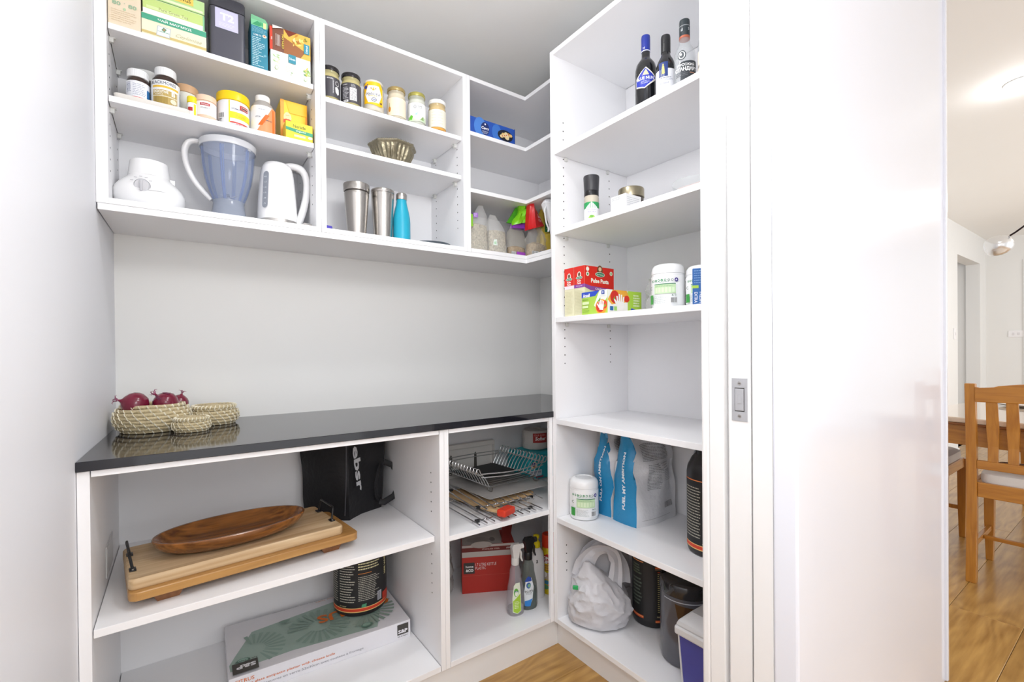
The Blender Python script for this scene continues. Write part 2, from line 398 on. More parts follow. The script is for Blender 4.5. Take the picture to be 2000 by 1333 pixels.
def wall_cab(x0, x1, label, shelves, slant=0):
    t = thing('wall_cabinet', label, 'cabinet', (0, 0, ZJ))
    h = ZT-ZJ
    xw = -.0088 if x0 < .1 else x0
    MB().prism([(xw, -.306), (x0+TH, -.306), (x0+TH, -.012), (x0, -.012)], 0, h-.0002).obj('side_panel', WHITE, t, bevel=.0008)
    MB().box(x1-TH, x1, -.306, -.012, 0, h-.0002).obj('side_panel', WHITE, t, bevel=.0008)
    MB().box(x0+TH, x1-TH, -.306, -.012, 0, TH).obj('bottom_panel', WHITE, t, bevel=.0008)
    MB().box(x0+TH, x1-TH, -.306, -.012, h-TH, h).obj('top_panel', WHITE, t, bevel=.0008)
    MB().box(x0+.001, x1-.001, -.012, -.001, 0, h).obj('back_panel', WHITE, t)
    for z in shelves: shelf(t, x0+TH, x1-TH, z-ZJ)
    pts = []
    for x in (x0+TH, x1-TH):
        for y in (-.255, -.062):
            z = .07
            while z < h-.04:
                if all(not (zz-ZJ-TH-.012 < z < zz-ZJ+.006) for zz in shelves): pts.append((x, y, z))
                z += .032
    pts = [p for p in pts if .1 < p[2] < .44]
    holes(t, pts)
    return t
ZA, ZB, ZC, ZD, ZE, ZF = 2.020, 1.825, 1.992, 1.836, 2.022, 1.791
wall_cab(.0006, .5544, 'left white open wall cupboard holding tea boxes, vitamin jars and appliances', (ZA, ZB))
wall_cab(.5552, 1.1126, 'middle white open wall cupboard holding honey jars, bowl and steel tumblers', (ZC, ZD))
t = thing('corner_cabinet', 'L-shaped white open corner wall cupboard beside the tall shelving', 'cabinet', (0, 0, ZJ))
h = ZT-ZJ
MB().box(1.1132, 1.1292, -.306, -.012, 0, h-.0002).obj('side_panel', WHITE, t, bevel=.0008)
MB().box(1.114, 1.7305, -.012, -.001, 0, h).obj('back_panel', WHITE, t)
MB().box(1.719, 1.7305, -.583, -.012, 0, h).obj('back_panel', WHITE, t)
def Lpan(z0, z1, nm, inset=0):
    f = -.306+inset
    MB().prism([(1.1292+.001, f), (1.408+inset, f), (1.408+inset, -.5828), (1.719, -.5828), (1.719, -.0125), (1.1302, -.0125)], z0, z1).obj(nm, WHITE, t, bevel=.0008)
Lpan(0, TH, 'bottom_panel'); Lpan(h-TH, h, 'top_panel'); Lpan(ZE-ZJ-TH, ZE-ZJ, 'shelf', .006); Lpan(ZF-ZJ-TH, ZF-ZJ, 'shelf', .006)
holes(t, [(1.52, -.0124, z) for z in (.30, .33)], 'y')

# tall corner unit
t = thing('pantry_tower', 'tall white open shelving unit against the right wall', 'cabinet', (0, 0, 0))
TX0, TX1, TY0, TY1 = 1.314, 1.7305, -.584, -1.3
def twr(x0, x1, y0, y1, z0, z1, nm): return MB().box(x0, x1, y0, y1, z0, z1).obj(nm, WHITE, t, bevel=.001)
twr(TX0, TX1, -.603, -.584, .101, 2.253, 'side_panel'); twr(TX0, TX1, -1.299, -1.281, .101, 2.253, 'side_panel')
twr(1.719, TX1, -1.281, -.603, .119, 2.2345, 'back_panel'); twr(TX0, 1.7188, -1.281, -.603, 2.235, 2.253, 'top_panel'); twr(TX0, 1.7188, -1.281, -.603, .101, .119, 'bottom_panel')
TS = (1.881, 1.581, 1.253, .872, .501)
for z in TS:
    MB().box(TX0+.001, 1.7185, -1.2805, -.6045, z-.019, z).obj('shelf', WHITE, t, bevel=.001)
    if z != .872:
        for x in (1.372, 1.60):
            mb = MB(); mb.bbox(x-.006, x+.006, -.612, -.603, z-.033, z-.0195, .0015); mb.obj('shelf_peg', PEG, t)
pts = []
for z0, z1 in ((1.93, 2.02), (1.30, 1.56), (1.60, 1.86), (1.08, 1.235), (.29, .40)):
    z = z0
    while z < z1:
        pts += [(1.362, -.6032, z), (1.612, -.6032, z)]; z += .032
pts = [p for p in pts if not (p[0] > 1.5 and p[2] > 1.9) and not (p[0] > 1.5 and p[2] < .5)]
holes(t, pts, 'y')
MB().box(1.344, 1.36, -1.30, -.56, 0, .1005).obj('kickboard', TRIMW, t)

# base cabinets
def base(x0, x1, label, zs, extra=None, front_r=True, xi1=None):
    t = thing('base_cabinet', label, 'cabinet', (0, 0, 0))
    z0, z1 = .101, .8775; yf = -.584; xe = xi1 or x1
    xw = -.0168 if x0 < .1 else x0
    MB().prism([(xw, yf), (x0+TH, yf), (x0+TH, -.012), (x0 if x0 > .1 else .0008, -.012)], z0, z1).obj('side_panel', WHITE, t, bevel=.0008)
    if xi1: MB().box(x1-TH, x1, yf, yf+.012, z0, z1).obj('front_stile', WHITE, t, bevel=.0008)
    else: MB().box(x1-TH, x1, yf, -.012, z0, z1).obj('side_panel', WHITE, t, bevel=.0008)
    def slab(za, zb, nm, yy=yf):
        if xi1: MB().prism([(x0+TH+.0012, yy), (x1-TH-.001, yy), (x1-TH-.001, yf+.0125), (x1+.0, yf+.0125), (x1+.0, -.5835 if 0 else yf+.0125), (xe, yf+.0125), (xe, -.0125), (x0+TH+.0012, -.0125)], za, zb).obj(nm, WHITE, t, bevel=.0008)
        else: MB().box(x0+TH+.0018, x1-TH-.0018, yy, -.0125, za, zb).obj(nm, WHITE, t, bevel=.0008)
    slab(z0, z0+.018, 'bottom_panel'); slab(z1-.014, z1, 'top_panel')
    MB().box(max(x0, .0002), xe, -.012, -.001, z0, z1).obj('back_panel', WHITE, t)
    for z in zs:
        if xi1: slab(z-.017, z, 'shelf', -.581)
        else: MB().prism([(x0+TH+.0018, -.576), (x1-TH-.0018, -.546), (x1-TH-.0018, -.0125), (x0+TH+.0018, -.0125)], z-.018, z).obj('shelf', WHITE, t, bevel=.0008)
    return t
tb = base(-.0115, .856, 'left white open base cabinet under the dark worktop', (.526,))
holes(tb, [(.84, y, z) for y in (-.52,) for z in [.6+.032*i for i in range(5)]+[.33+.032*i for i in range(5)]])
tr = base(.8566, 1.3135, 'right white open base cabinet holding dish rack and cleaning bottles', (.528,), xi1=1.7305)
MB().box(1.719, 1.7304, -.571, -.0125, .119, .8635).obj('end_panel', WHITE, tr)
MB().box(-.0100, 1.343, -.570, -.556, 0, .1005).obj('kickboard', TRIMW, tb)
mb = MB(); mb.bbox(.0046, .0066, -.34, -.20, .548, .628, .0006); mb.obj('cable_cover', mat('#d6d6d6', .4), tb)
MB().bbox(.0064, .0071, -.33, -.21, .556, .620, .0003).obj('cover_panel', mat('#e2e2e2', .35), tb)
b = MB(); b.prism([(-.0175, -.592), (1.3128, -.592), (1.3128, -.5838), (1.7305, -.5838), (1.7305, -.0008), (.0005, -.0008)], .878, .9)
o = b.obj('worktop', COUNTER, bevel=.0012); tag(o, 'glossy near-black worktop along the back wall', 'worktop')
# ================================================================== things on the shelves
def label_box(name, lab, x0, x1, yf, depth, z, hgt, body, cat_='box', rotz=0, group=None, r=.0012):
    """a carton whose front face is the local plane y = 0"""
    t = thing(name, lab, cat_, ((x0+x1)/2, yf, z), rotz, group); w = (x1-x0)
    MB().bbox(-w/2, w/2, 0, depth, 0, hgt, r).obj('carton', mat(body, .45, noise_amt=.02), t)
    return t, w

# --- left cupboard, top shelf
t, w = label_box('tea_carton', 'cream tea carton printed 80+80 at the left end of the top shelf', .018, .088, -.285, .13, ZA, .165, '#ecdcc2')
p = Print(front(0))
p.ell(0, .098, .024, .017, '#f4f4fa'); p.ell(0, .099, .021, .0145, '#5b67b4'); p.text('Tetley', 0, .098, .012, '#f2f2fa', w=.033, shear=.2)
p.text('80', -.017, .062, .011, '#9dbb9c', w=.018, bold=.03); p.text('+', 0, .066, .003, '#9dbb9c'); p.text('80', .017, .062, .011, '#9dbb9c', w=.018, bold=.03)
p.lines(-.028, .012, .028, .046, 6, '#d9c3a2', .25); p.ell(0, .05, .003, .004, '#b8d6ae'); p.done(t)

t, w = label_box('tea_carton', 'cream and green tea carton lettered in Cyrillic, lowest of its stack', .089, .240, -.285, .10, ZA, .062, '#f0edd2')
p = Print(front(0)); p.rect(-w/2, .044, w/2, .060, '#4fa98a'); p.rect(-w/2, .006, w/2, .013, '#d3be7c'); p.rect(-w/2, .0, w/2, .003, '#efe9c0')
p.text('ЧАЙ МАХМУД', 0, .052, .0095, '#f4fbf5', w=.078, bold=.03)
p.conv([(-.043, .008), (-.012, .008), (-.009, .036), (-.040, .036)], '#c6cdd2'); p.conv([(-.041, .01), (-.014, .01), (-.011, .034), (-.038, .034)], '#eef0ee')
p.conv([(-.031, .026), (-.026, .034), (-.019, .030), (-.024, .021)], '#5d9472'); p.conv([(-.028, .027), (-.025, .031), (-.022, .029), (-.025, .024)], '#b98a63'); p.rect(-.039, .020, -.013, .0212, '#5aa58a')
p.text('Ceylontea', .033, .022, .013, '#cbc6a6', w=.062, bold=0, shear=.5); p.done(t)
t, w = label_box('tea_carton', 'light green tea carton with torn open lid, on the cream tea carton', .092, .236, -.280, .095, ZA+.062, .048, '#dfeed0')
p = Print(front(0)); p.rect(-w/2, 0, w/2, .016, '#f4f1f0'); p.rect(-w/2, .016, w/2, .046, '#c9e089'); p.rect(-.064, .018, .03, .026, '#dcebaa'); p.text('Pure Green Tea', -.002, .024, .008, '#8f9b58', w=.068, bold=0); p.rect(w/2-.004, 0, w/2, .046, '#8fcf9c'); p.done(t)
mb = MB(); mb.add([(-w/2, -.002, .049), (w/2, -.002, .049), (w/2, -.006, .083), (-w/2, -.006, .083), (-w/2, .0, .049), (w/2, .0, .049), (w/2, -.004, .083), (-w/2, -.004, .083)], [(0,1,2,3),(7,6,5,4),(0,4,5,1),(3,2,6,7),(0,3,7,4),(1,5,6,2)], mat('#bfe39b', .45))
mb.bbox(-w/2+.001, w/2-.001, .002, .093, .049, .083, .001, mat('#a9d98b', .45)); li = mb.obj('lid', parent=t)
p = Print(lambda u, v, h: (u, -.0022-(v-.049)*.12-h, v)); p.rect(-.058, .051, .068, .057, '#e9f3c9'); p.rect(.0, .062, .045, .081, '#f1cf62'); p.text('TWININGS', .008, .072, .010, '#6f6330', w=.062, bold=.02); p.done(li)

t = thing('tea_tin', 'tall near-black tea tin with a lilac square label, second shelf item group', 'tin', (.296, -.232, ZA)); t['label'] = 'tall charcoal tea tin with a lilac square label'
TIN = mat('#55555f', .38, name='charcoal_tin')
mb = MB(); mb.loft([SE(z, .047, .044, 9, 40) for z in (0, .002, .155)], TIN); mb.loft([SE(z, a, a-.003, 9, 40) for z, a in ((.155, .046), (.157, .044), (.159, .046), (.188, .046), (.191, .042))], TIN); mb.obj('tin_body', parent=t)
mb = MB(); mb.loft([SE(z, a, a-.003, 9, 40) for z, a in ((.157, .0475), (.186, .0475), (.192, .0445), (.193, .040))], mat('#43434b', .35)); mb.obj('lid', parent=t)
p = Print(front(-.0446)); p.rect(-.033, .093, .027, .152, '#cfcdec'); p.text('T2', -.002, .130, .022, '#f3f3fb', w=.036, bold=.04); p.lines(-.024, .1, .02, .112, 3, '#e4e3f5', .4); p.done(t)

t, w = label_box('tea_carton', 'narrow teal tea carton with a green leafy top', .357, .403, -.285, .075, ZA, .148, '#2f87a0')
mb = MB(); mb.loft([[(-w/2, 0, .146), (w/2, 0, .146), (w/2, .075, .146), (-w/2, .075, .146)], [(-w/2, 0, .150), (w/2, 0, .150), (w/2, .075, .150), (-w/2, .075, .150)], [(-w/2+.002, .012, .172), (w/2-.004, .012, .168), (w/2-.004, .05, .166), (-w/2+.002, .05, .170)]], mat('#86cfa0', .5), smooth=False); li = mb.obj('flap', parent=t)
p = Print(front(0)); p.rect(-w/2, .132, w/2, .150, '#7ccb98'); p.conv([(-.02, .135), (-.005, .149), (.01, .140), (-.002, .133)], '#3f9d6b'); p.conv([(.0, .149), (.012, .146), (.009, .134)], '#4fae78'); p.rect(.011, .130, .019, .148, '#dfe6a0')
p.lines(-.02, .112, .02, .129, 5, '#7db9c9', .5); p.text('CLIMB TO', -.006, .104, .006, '#eaf6f8', w=.022); p.ell(.014, .106, .006, .005, '#e6e0d0'); p.ell(.014, .107, .003, .0025, '#d77d4a')
p.lines(-.02, .006, .016, .098, 17, '#bfe0e8', .42, jag=.6); p.ell(.015, .045, .004, .004, '#66a8bb'); p.ell(-.016, .035, .004, .004, '#66a8bb'); p.done(t)

t, w = label_box('tea_carton', 'white tea carton printed with green flowers, lower of two', .411, .530, -.285, .09, ZA, .076, '#f1f3ea')
def leaves(p, cu, cv, s, n, cols):
    for i in range(n):
        a = random.uniform(0, 2*pi); r = s*random.uniform(.2, 1); c = random.choice(cols); x, y = cu+r*cos(a)*.8, cv+r*sin(a); q = random.uniform(0, pi); l = s*.42
        p.conv([(x-l*cos(q), y-l*sin(q)), (x+l*.35*sin(q), y-l*.35*cos(q)), (x+l*cos(q), y+l*sin(q)), (x-l*.35*sin(q), y+l*.35*cos(q))], c, n=4)
p = Print((lambda u, v, h: (u, -h, v*1.15))); leaves(p, -.042, .046, .015, 9, ('#a8c98e', '#cfe0a8', '#d9e6c8')); leaves(p, .047, .032, .015, 11, ('#7fae4e', '#a8c66b', '#d8c14a', '#5f9a4a')); p.rect(-.008, .042, .014, .066, '#2f8aa0'); p.text('Dilmah', .003, .054, .006, '#eef6f8', w=.018)
p.lines(-.018, .014, .024, .036, 5, '#dcdccb', .3); p.ring(-.043, .018, .005, .006, '#a9c48a', '#f1f3ea'); p.ring(.043, .008, .005, .005, '#a9c48a', '#f1f3ea'); leaves(p, .0, .01, .006, 3, ('#5f9a4a',)); p.done(t)
t, w = label_box('tea_carton', 'brown and gold tea carton with red end, upper of two', .409, .5305, -.283, .09, ZA+.076, .078, '#7b4c3a')
p = Print((lambda u, v, h: (u, -h, v*1.147))); p.rect(-w/2, 0, -w/2+.008, .064, '#d8432c'); p.rect(-.020, .0, w/2, .068, '#e3b54c'); p.conv([(-.02, .0), (.03, 0), (.045, .022), (-.02, .045)], '#9a5f33'); p.conv([(-.02, .068), (.02, .068), (-.005, .05)], '#7a2f14'); leaves(p, .02, .04, .022, 12, ('#f4d873', '#c98c2a', '#f7e7a0', '#b5762c')); leaves(p, .045, .055, .010, 6, ('#7c8c32', '#c9a23a'))
p.rect(.040, .016, .057, .044, '#2f8fa5'); p.text('Dilmah', .0485, .03, .006, '#eef6f8', w=.022, rot=pi/2); p.text('CEYLON', -.023, .03, .006, '#e8d04a', w=.040, rot=pi/2); p.lines(-.045, .014, -.030, .05, 4, '#efe3dc', .3, vertical=True, jag=.2); p.text('tea', -.056, .03, .004, '#f8dcd4', rot=pi/2)
p.conv([(-w/2+.008, .058), (-.02, .068), (-w/2+.008, .068)], '#e9e4dc'); p.done(t)

# --- left cupboard, middle shelf
def jar(name, lab, x, y, z, prof, body, lid_prof, lid, cat_='jar', group=None, turn=0, shine=.25, content=None, seg=36, lidrough=.4, alpha=1):
    t = thing(name, lab, cat_, (x, y, z), face(x, y, turn), group)
    MB().lathe(prof, seg=seg).obj('body', mat(body, shine, noise_amt=.02, alpha=alpha) if isinstance(body, str) else body, t)
    MB().lathe(lid_prof, seg=seg).obj('lid', mat(lid, lidrough, noise_amt=.02) if isinstance(lid, str) else lid, t)
    if content:
        MB().lathe(content[0], seg=seg).obj('contents', mat(content[1], .5, noise_amt=.08, nscale=90), t)
    return t
def lidp(r, z, h, b=.003): return [(r-.001, z), (r, z+.001), (r, z+h-b), (r-b*.4, z+h-b*.3), (r-b*1.3, z+h)]
def ribs(t, r, z0, z1, n, col, parent=None):
    mb = MB()
    for i in range(n):
        a = 2*pi*i/n; mb.box(-.0006, .0006, -.0004, .0006, z0, z1, mat(col, .45), Matrix.Rotation(a, 4, 'Z') @ Matrix.Translation((0, -r, 0)))
    mb.obj('lid_ribs', parent=t)['kind'] = 'stuff'
TRZ = ZB+.010
tr_ = thing('shallow_tray', 'shallow white tray holding the vitamin jars on the left', 'tray', (.113, -.185, ZB))
def rrect(w, d, r, n=6):
    P = []
    for cx, cy, a0 in ((w/2-r, d/2-r, 0), (-w/2+r, d/2-r, pi/2), (-w/2+r, -d/2+r, pi), (w/2-r, -d/2+r, 3*pi/2)):
        for i in range(n+1): a = a0+pi/2*i/n; P.append((cx+r*cos(a), cy+r*sin(a)))
    return P
mb = MB(); mb.loft([[(x, y, z) for x, y in rrect(w_, d_, .012)] for z, w_, d_ in ((0, .164, .20), (.002, .168, .204), (.013, .172, .208), (.0135, .170, .206), (.0045, .163, .199), (.004, .150, .19))])
mb.obj('tray_body', mat('#e6e2dc', .35), tr_)
TRZ = ZB+.0042
BROWNG = mat('#3a2a24', .12, name='brown_glass', spec=.6)
t = jar('vitamin_jar', 'brown vitamin jar with white cap and red-edged label, leftmost on the tray', .078, -.245, TRZ, [(.02, 0), (.025, .004), (.0262, .01), (.0262, .062), (.024, .072), (.020, .076)], BROWNG, lidp(.0245, .076, .022), '#f0f1f2')
p = Print(around(.0264), True); p.rect(-.042, .012, .042, .062, '#eceef4'); p.rect(-.042, .012, .020, .018, '#d96a66'); p.rect(.021, .014, .034, .045, '#2f73ad'); p.lines(-.012, .022, .018, .056, 7, '#b5b8c8', .4); p.lines(-.03, .03, -.016, .058, 8, '#9a9fb5', .5, jag=.1); p.done(t)
ribs(t, .0243, .078, .094, 40, '#e2e4e6')
t = jar('vitamin_jar', 'large brown jar with white screw cap behind the first vitamin jar', .095, -.165, TRZ, [(.028, 0), (.034, .006), (.0345, .09), (.031, .102), (.028, .106)], BROWNG, lidp(.0325, .106, .03), '#e3e5e3')
p = Print(around(.0348), True); p.rect(-.045, .02, .045, .085, '#c9d3df'); p.lines(-.03, .03, .03, .08, 9, '#8f9bb0', .4); p.done(t)
t = jar('vitamin_jar', 'brown vitamin jar with white cap and gold label showing a large B', .141, -.250, TRZ, [(.028, 0), (.0325, .004), (.0335, .012), (.0335, .074), (.031, .086), (.0245, .094), (.023, .097)], BROWNG, lidp(.0255, .097, .024), '#f0f1f2')
p = Print(around(.0338), True); p.rect(-.052, .010, .052, .078, '#eef0f0'); p.rect(-.034, .010, .030, .050, '#bfa45c'); p.rect(-.034, .056, .034, .062, '#e8bd3e'); p.text('BLACKMORES', -.006, .070, .0085, '#4b4c66', w=.062, bold=.0)
p.text('EXECUTIVE', -.012, .044, .0075, '#f7f4e6', w=.036, bold=.03); p.text('B', .018, .043, .013, '#f7f4e6', bold=.05); p.text('FORMULA', -.016, .037, .0035, '#f7f4e6', w=.02); p.rect(-.034, .031, .030, .0335, '#e4dcc0'); p.rect(-.028, .012, .004, .029, '#a98f48'); p.ell(.018, .022, .008, .007, '#e9e2c8'); p.lines(.038, .015, .05, .06, 12, '#a9adb8', .5); p.done(t)
ribs(t, .0253, .099, .117, 40, '#e2e4e6')
t = jar('supplement_jar', 'white jar with tan wooden-coloured lid behind the Executive B jar', .190, -.190, ZB, [(.028, 0), (.032, .004), (.032, .088), (.030, .094)], '#e6e6dc', lidp(.0325, .094, .024), '#cfa780')
t['label'] = 'pale jar with a wide tan lid, behind the gold-labelled jar'
t = jar('vitamin_bottle', 'tiny bottle with bright yellow cap among the vitamin jars', .2035, -.268, ZB, [(.011, 0), (.0125, .002), (.0125, .038), (.011, .041)], '#eef0f0', lidp(.0128, .041, .019), '#ecd91d')
p = Print(around(.0127), True); p.rect(.004, .003, .010, .036, '#e6d81c'); p.rect(-.011, .015, .001, .026, '#b3322c'); p.done(t)
PEACH = '#eecdb2'
t = jar('vitamin_jar', 'small white vitamin C jar with peach screw lid', .238, -.262, ZB, [(.022, 0), (.0255, .003), (.0262, .008), (.0262, .050), (.0245, .053)], mat(PEACH, .35), lidp(.0272, .053, .018), PEACH)
p = Print(around(.0264), True); p.rect(-.034, .010, .036, .050, '#f4f2f0'); p.rect(-.015, .037, .010, .045, '#b8353c'); p.text('Swisse', -.0025, .041, .0045, '#f3eded', w=.018); p.text('VITAMIN C', -.002, .030, .0035, '#8c8c94', w=.024); p.done(t)
YEL = mat('#f6cf0c', .35, name='yellow_plastic')
t = jar('vitamin_tub', 'large white vitamin tub with a wide yellow lid', .310, -.245, ZB, [(.038, 0), (.0425, .004), (.0435, .010), (.0435, .072), (.041, .076)], '#eff0f3', lidp(.0452, .076, .028, .005), YEL)
p = Print(around(.0437), True); p.rect(-.012, .006, -.0085, .073, '#f0dc2a'); p.rect(-.0085, .020, .06, .040, '#f3de2c'); p.rect(-.0085, .006, .045, .0095, '#d6382a'); p.rect(.018, .050, .046, .064, '#bf3a34'); p.rect(.0225, .0525, .043, .0615, '#d8a79f'); p.text('Swisse', .033, .057, .006, '#4c2a2a', w=.018, bold=.03)
p.text('VITAMIN C', .010, .049, .0045, '#6f7184', w=.030); p.lines(.006, .024, .045, .034, 3, '#b5aa3d', .25); p.bars(-.044, .020, -.026, .034); p.lines(-.046, .006, -.03, .018, 3, '#62646c', .5); p.text('MIN', .022, .003, .004, '#e79aa0', w=.03); p.done(t)
t = thing('vitamin_bottle', 'white and orange vitamin C bottle with white cap', 'bottle', (.392, -.248, ZB), face(.392, -.248))
MB().lathe([(.030, 0), (.0345, .004), (.0355, .012), (.0355, .078), (.0335, .086)]).obj('body', mat('#f1f1f1', .35), t)
MB().lathe([(.0335, .086), (.030, .096), (.0225, .104), (.021, .107)]).obj('shoulder', mat('#a9a49f', .15), t)
MB().lathe(lidp(.0215, .107, .019)).obj('lid', mat('#f2f1f0', .35), t)
p = Print(around(.0357), True); p.conv([(-.018, .003), (.050, .003), (.050, .084), (.028, .084)], '#ef9a68'); p.conv([(-.014, .022), (-.002, .022), (.020, .058), (.008, .058)], '#ef6a1c'); p.rect(.030, .003, .036, .080, '#e8742f')
p.text('VITA', -.014, .048, .005, '#7b7f8c', w=.016); p.text('MINS', .018, .040, .005, '#7b6a64', w=.018); p.text('C', .006, .033, .004, '#7b6a64'); p.lines(-.012, .070, .014, .074, 1, '#b9bcc6', .5); p.done(t)
t, w = label_box('tea_carton', 'yellow and green Nerada organics tea carton, front low box', .452, .5335, -.289, .05, ZB, .055, '#f3da36')
t['label'] = 'low yellow tea carton with a green band, standing in front of a taller one'
p = Print(front(0)); p.conv([(-w/2, .026), (-w/2, .036), (0, .032), (w/2, .030), (w/2, .018), (0, .021)], '#3f9d78', n=8); p.text('Nerada', .0, .042, .010, '#4d6a2d', w=.038); p.text('Organics', .004, .027, .0065, '#eef8ee', w=.030, shear=.2); p.rect(-.016, .008, .018, .015, '#f2ecb5'); p.ell(.033, .013, .007, .004, '#f5f1ea'); p.done(t)
t, w = label_box('tea_carton', 'yellow and orange tea carton with a tucked flap, behind the Nerada box', .446, .529, -.232, .09, ZB, .108, '#f6cf35')
t.scale.z = 1.36; t['label'] = 'taller yellow and orange tea carton with a tucked flap'
p = Print(front(0)); p.rect(-w/2, .0, -w/2+.011, .108, '#f5a748'); p.rect(w/2-.006, .0, w/2, .108, '#f09a3e'); p.ell(-.020, .066, .012, .013, '#f8e6a0'); p.conv([(-.033, .052), (-.008, .052), (-.008, .06), (-.02, .064), (-.033, .06)], '#e0512e'); p.ell(-.020, .070, .009, .008, '#f7dfa4'); p.text('Lipton', -.020, .071, .004, '#d4683a', w=.012)
p.done(t)
MB().add([(-.026, -.0012, .107), (w/2-.002, -.0012, .107), (w/2-.002, -.002, .078), (-.014, -.002, .078), (-.026, .0, .1078), (w/2-.002, .0, .1078), (w/2-.002, -.0004, .0785), (-.014, -.0004, .0785)], [(0,1,2,3),(7,6,5,4),(0,4,5,1),(3,2,6,7),(0,3,7,4),(1,5,6,2)], mat('#f4c42d', .45)).obj('flap', parent=t)

# --- left cupboard, bottom: blender base, jug, kettle
ZG = ZJ+TH
WPL = mat('#f1f1f2', .18, noise_amt=.01, name='white_appliance_plastic', coat=.3)
t = thing('blender_motor', 'rounded white blender motor base with a grey dial', 'blender', (.098, -.175, ZG), face(.098, -.175, rad(4)))
mb = MB(); mb.loft([SE(z, a, b_, 2.3, 44) for z, a, b_ in ((0, .060, .055), (.004, .070, .064), (.016, .080, .074), (.035, .087, .081), (.052, .0875, .081), (.068, .082, .076), (.084, .070, .065), (.095, .058, .055), (.102, .052, .050), (.106, .050, .048))])
mb.obj('body', WPL, t)
mb = MB(); mb.lathe([(.051, .104), (.0505, .108), (.0465, .146), (.0455, .150), (.0425, .151), (.0410, .146), (.040, .12)], seg=40, cap1=False); mb.obj('collar', WPL, t)
mb = MB(); mb.tube([(.0885*cos(a), .0825*sin(a), .050+.006*cos(a*1)) for a in [2*pi*i/44 for i in range(44)]], .0008, mat('#cfd0d2', .4), 6, closed=True); mb.obj('seam', parent=t)
MK = Matrix.Translation((-.022, -.0745, .060)) @ Matrix.Rotation(rad(-16), 4, 'Z') @ Matrix.Rotation(rad(96), 4, 'X')
k = MB().lathe([(.0185, -.004), (.0185, .002), (.016, .006), (0, .0065)], M=MK, seg=28).obj('dial', mat('#d2d2d6', .35), t)
MB().lathe([(.0196, -.006), (.0196, .0005), (.0188, .0008)], M=MK, seg=28).obj('dial_ring', mat('#8a8a90', .4), t)
MB().bbox(-.003, .003, -.015, .015, .005, .012, .001, M=MK).obj('dial_grip', mat('#c3c3c8', .35), k)
mb = MB()
for i in range(5):
    a = rad(150-28*i); mb.bbox(-.0035, .0035, -.0008, .0008, 0, .0004, .0002, M=MK @ Matrix.Translation((.026*cos(a), .026*sin(a)-.0, .001)))
mb.obj('dial_marks', mat('#b9b9bf', .5), t)
MB().bbox(.048, .062, -.008, .004, .094, .112, .002).obj('lock_tab', WPL, t)
for s_ in (-1, 1): MB().bbox(.0+s_*.045-.012, s_*.045+.012, -.062, -.05, -.0, .004, .001).obj('foot', WPL, t)

t = thing('blender_jug', 'smoky blue clear blender jug with white handle and rim', 'jug', (.300, -.185, ZG), face(.300, -.185, rad(-6)))
GLB = mat('#a9b6d2', .08, noise_amt=.02, alpha=.30, name='smoky_blue_plastic')
prof = [(.044, .066), (.047, .075), (.056, .10), (.066, .135), (.0725, .175), (.0765, .225), (.0775, .232)]
inner = [(r-.0025, z+.001) for r, z in reversed(prof)]
MB().lathe(prof+inner, seg=48, cap0=False, cap1=True).obj('vessel', GLB, t)
mb = MB()
for i in range(6):
    a = rad(20+60*i); mb.tube([((r-.004)*cos(a), (r-.004)*sin(a), z+.002) for r, z in prof[:-1]], .0035, mat('#7e93c6', .1, alpha=.75), 6)
    a2 = a+.09; mb.tube([((r-.004)*cos(a2), (r-.004)*sin(a2), z+.002) for r, z in prof[:-1]], .002, mat('#7e93c6', .1, alpha=.75), 6)
mb.obj('flutes', parent=t)
MB().lathe([(.0775, .231), (.0795, .232), (.0800, .250), (.0785, .252), (.0765, .252), (.0755, .232)], seg=48, cap0=False, cap1=False).obj('rim', mat('#e9ebf0', .15, alpha=.9), t)
MB().lathe([(.050, 0), (.0515, .003), (.050, .020), (.0455, .045), (.0435, .060), (.045, .068), (.040, .070), (.0, .071)], seg=40).obj('jug_base', mat('#a3abbb', .12, alpha=.78, noise_amt=.08), t)
mb = MB(); mb.lathe([(.016, .07), (.014, .078), (.004, .082)], mat('#9aa0a8', .2), seg=16)
for i in range(4): mb.bbox(-.003, .024, -.004, .004, 0, .0012, .0004, STEEL, Matrix.Rotation(pi/2*i, 4, 'Z') @ Matrix.Translation((0, 0, .082)) @ Matrix.Rotation(rad(-18), 4, 'Y'))
mb.obj('blade', parent=t)
HD = [(-.072, 0, .247), (-.088, 0, .250), (-.106, 0, .243), (-.1155, 0, .222), (-.116, 0, .195), (-.108, 0, .160), (-.092, 0, .125), (-.072, 0, .098), (-.054, 0, .078), (-.047, 0, .070)]
MB().tube(smooth_path(HD), lerps([.008, .009, .0105, .0115, .0115, .011, .0105, .010, .009, .007]), seg=14, flat=(1.15, .8)).obj('handle', WPL, t)
MB().lathe([(.006, -.008), (.006, .008)], M=Matrix.Translation((-.074, -.004, .242)) @ Matrix.Rotation(pi/2, 4, 'X'), seg=14).obj('hinge_pin', mat('#8d8a78', .3, metal=.7), t)
MB().bbox(.060, .078, -.006, .006, .226, .240, .002, M=Matrix.Rotation(rad(-35), 4, 'Z')).obj('pour_clip', mat('#c9cbd2', .3), t)

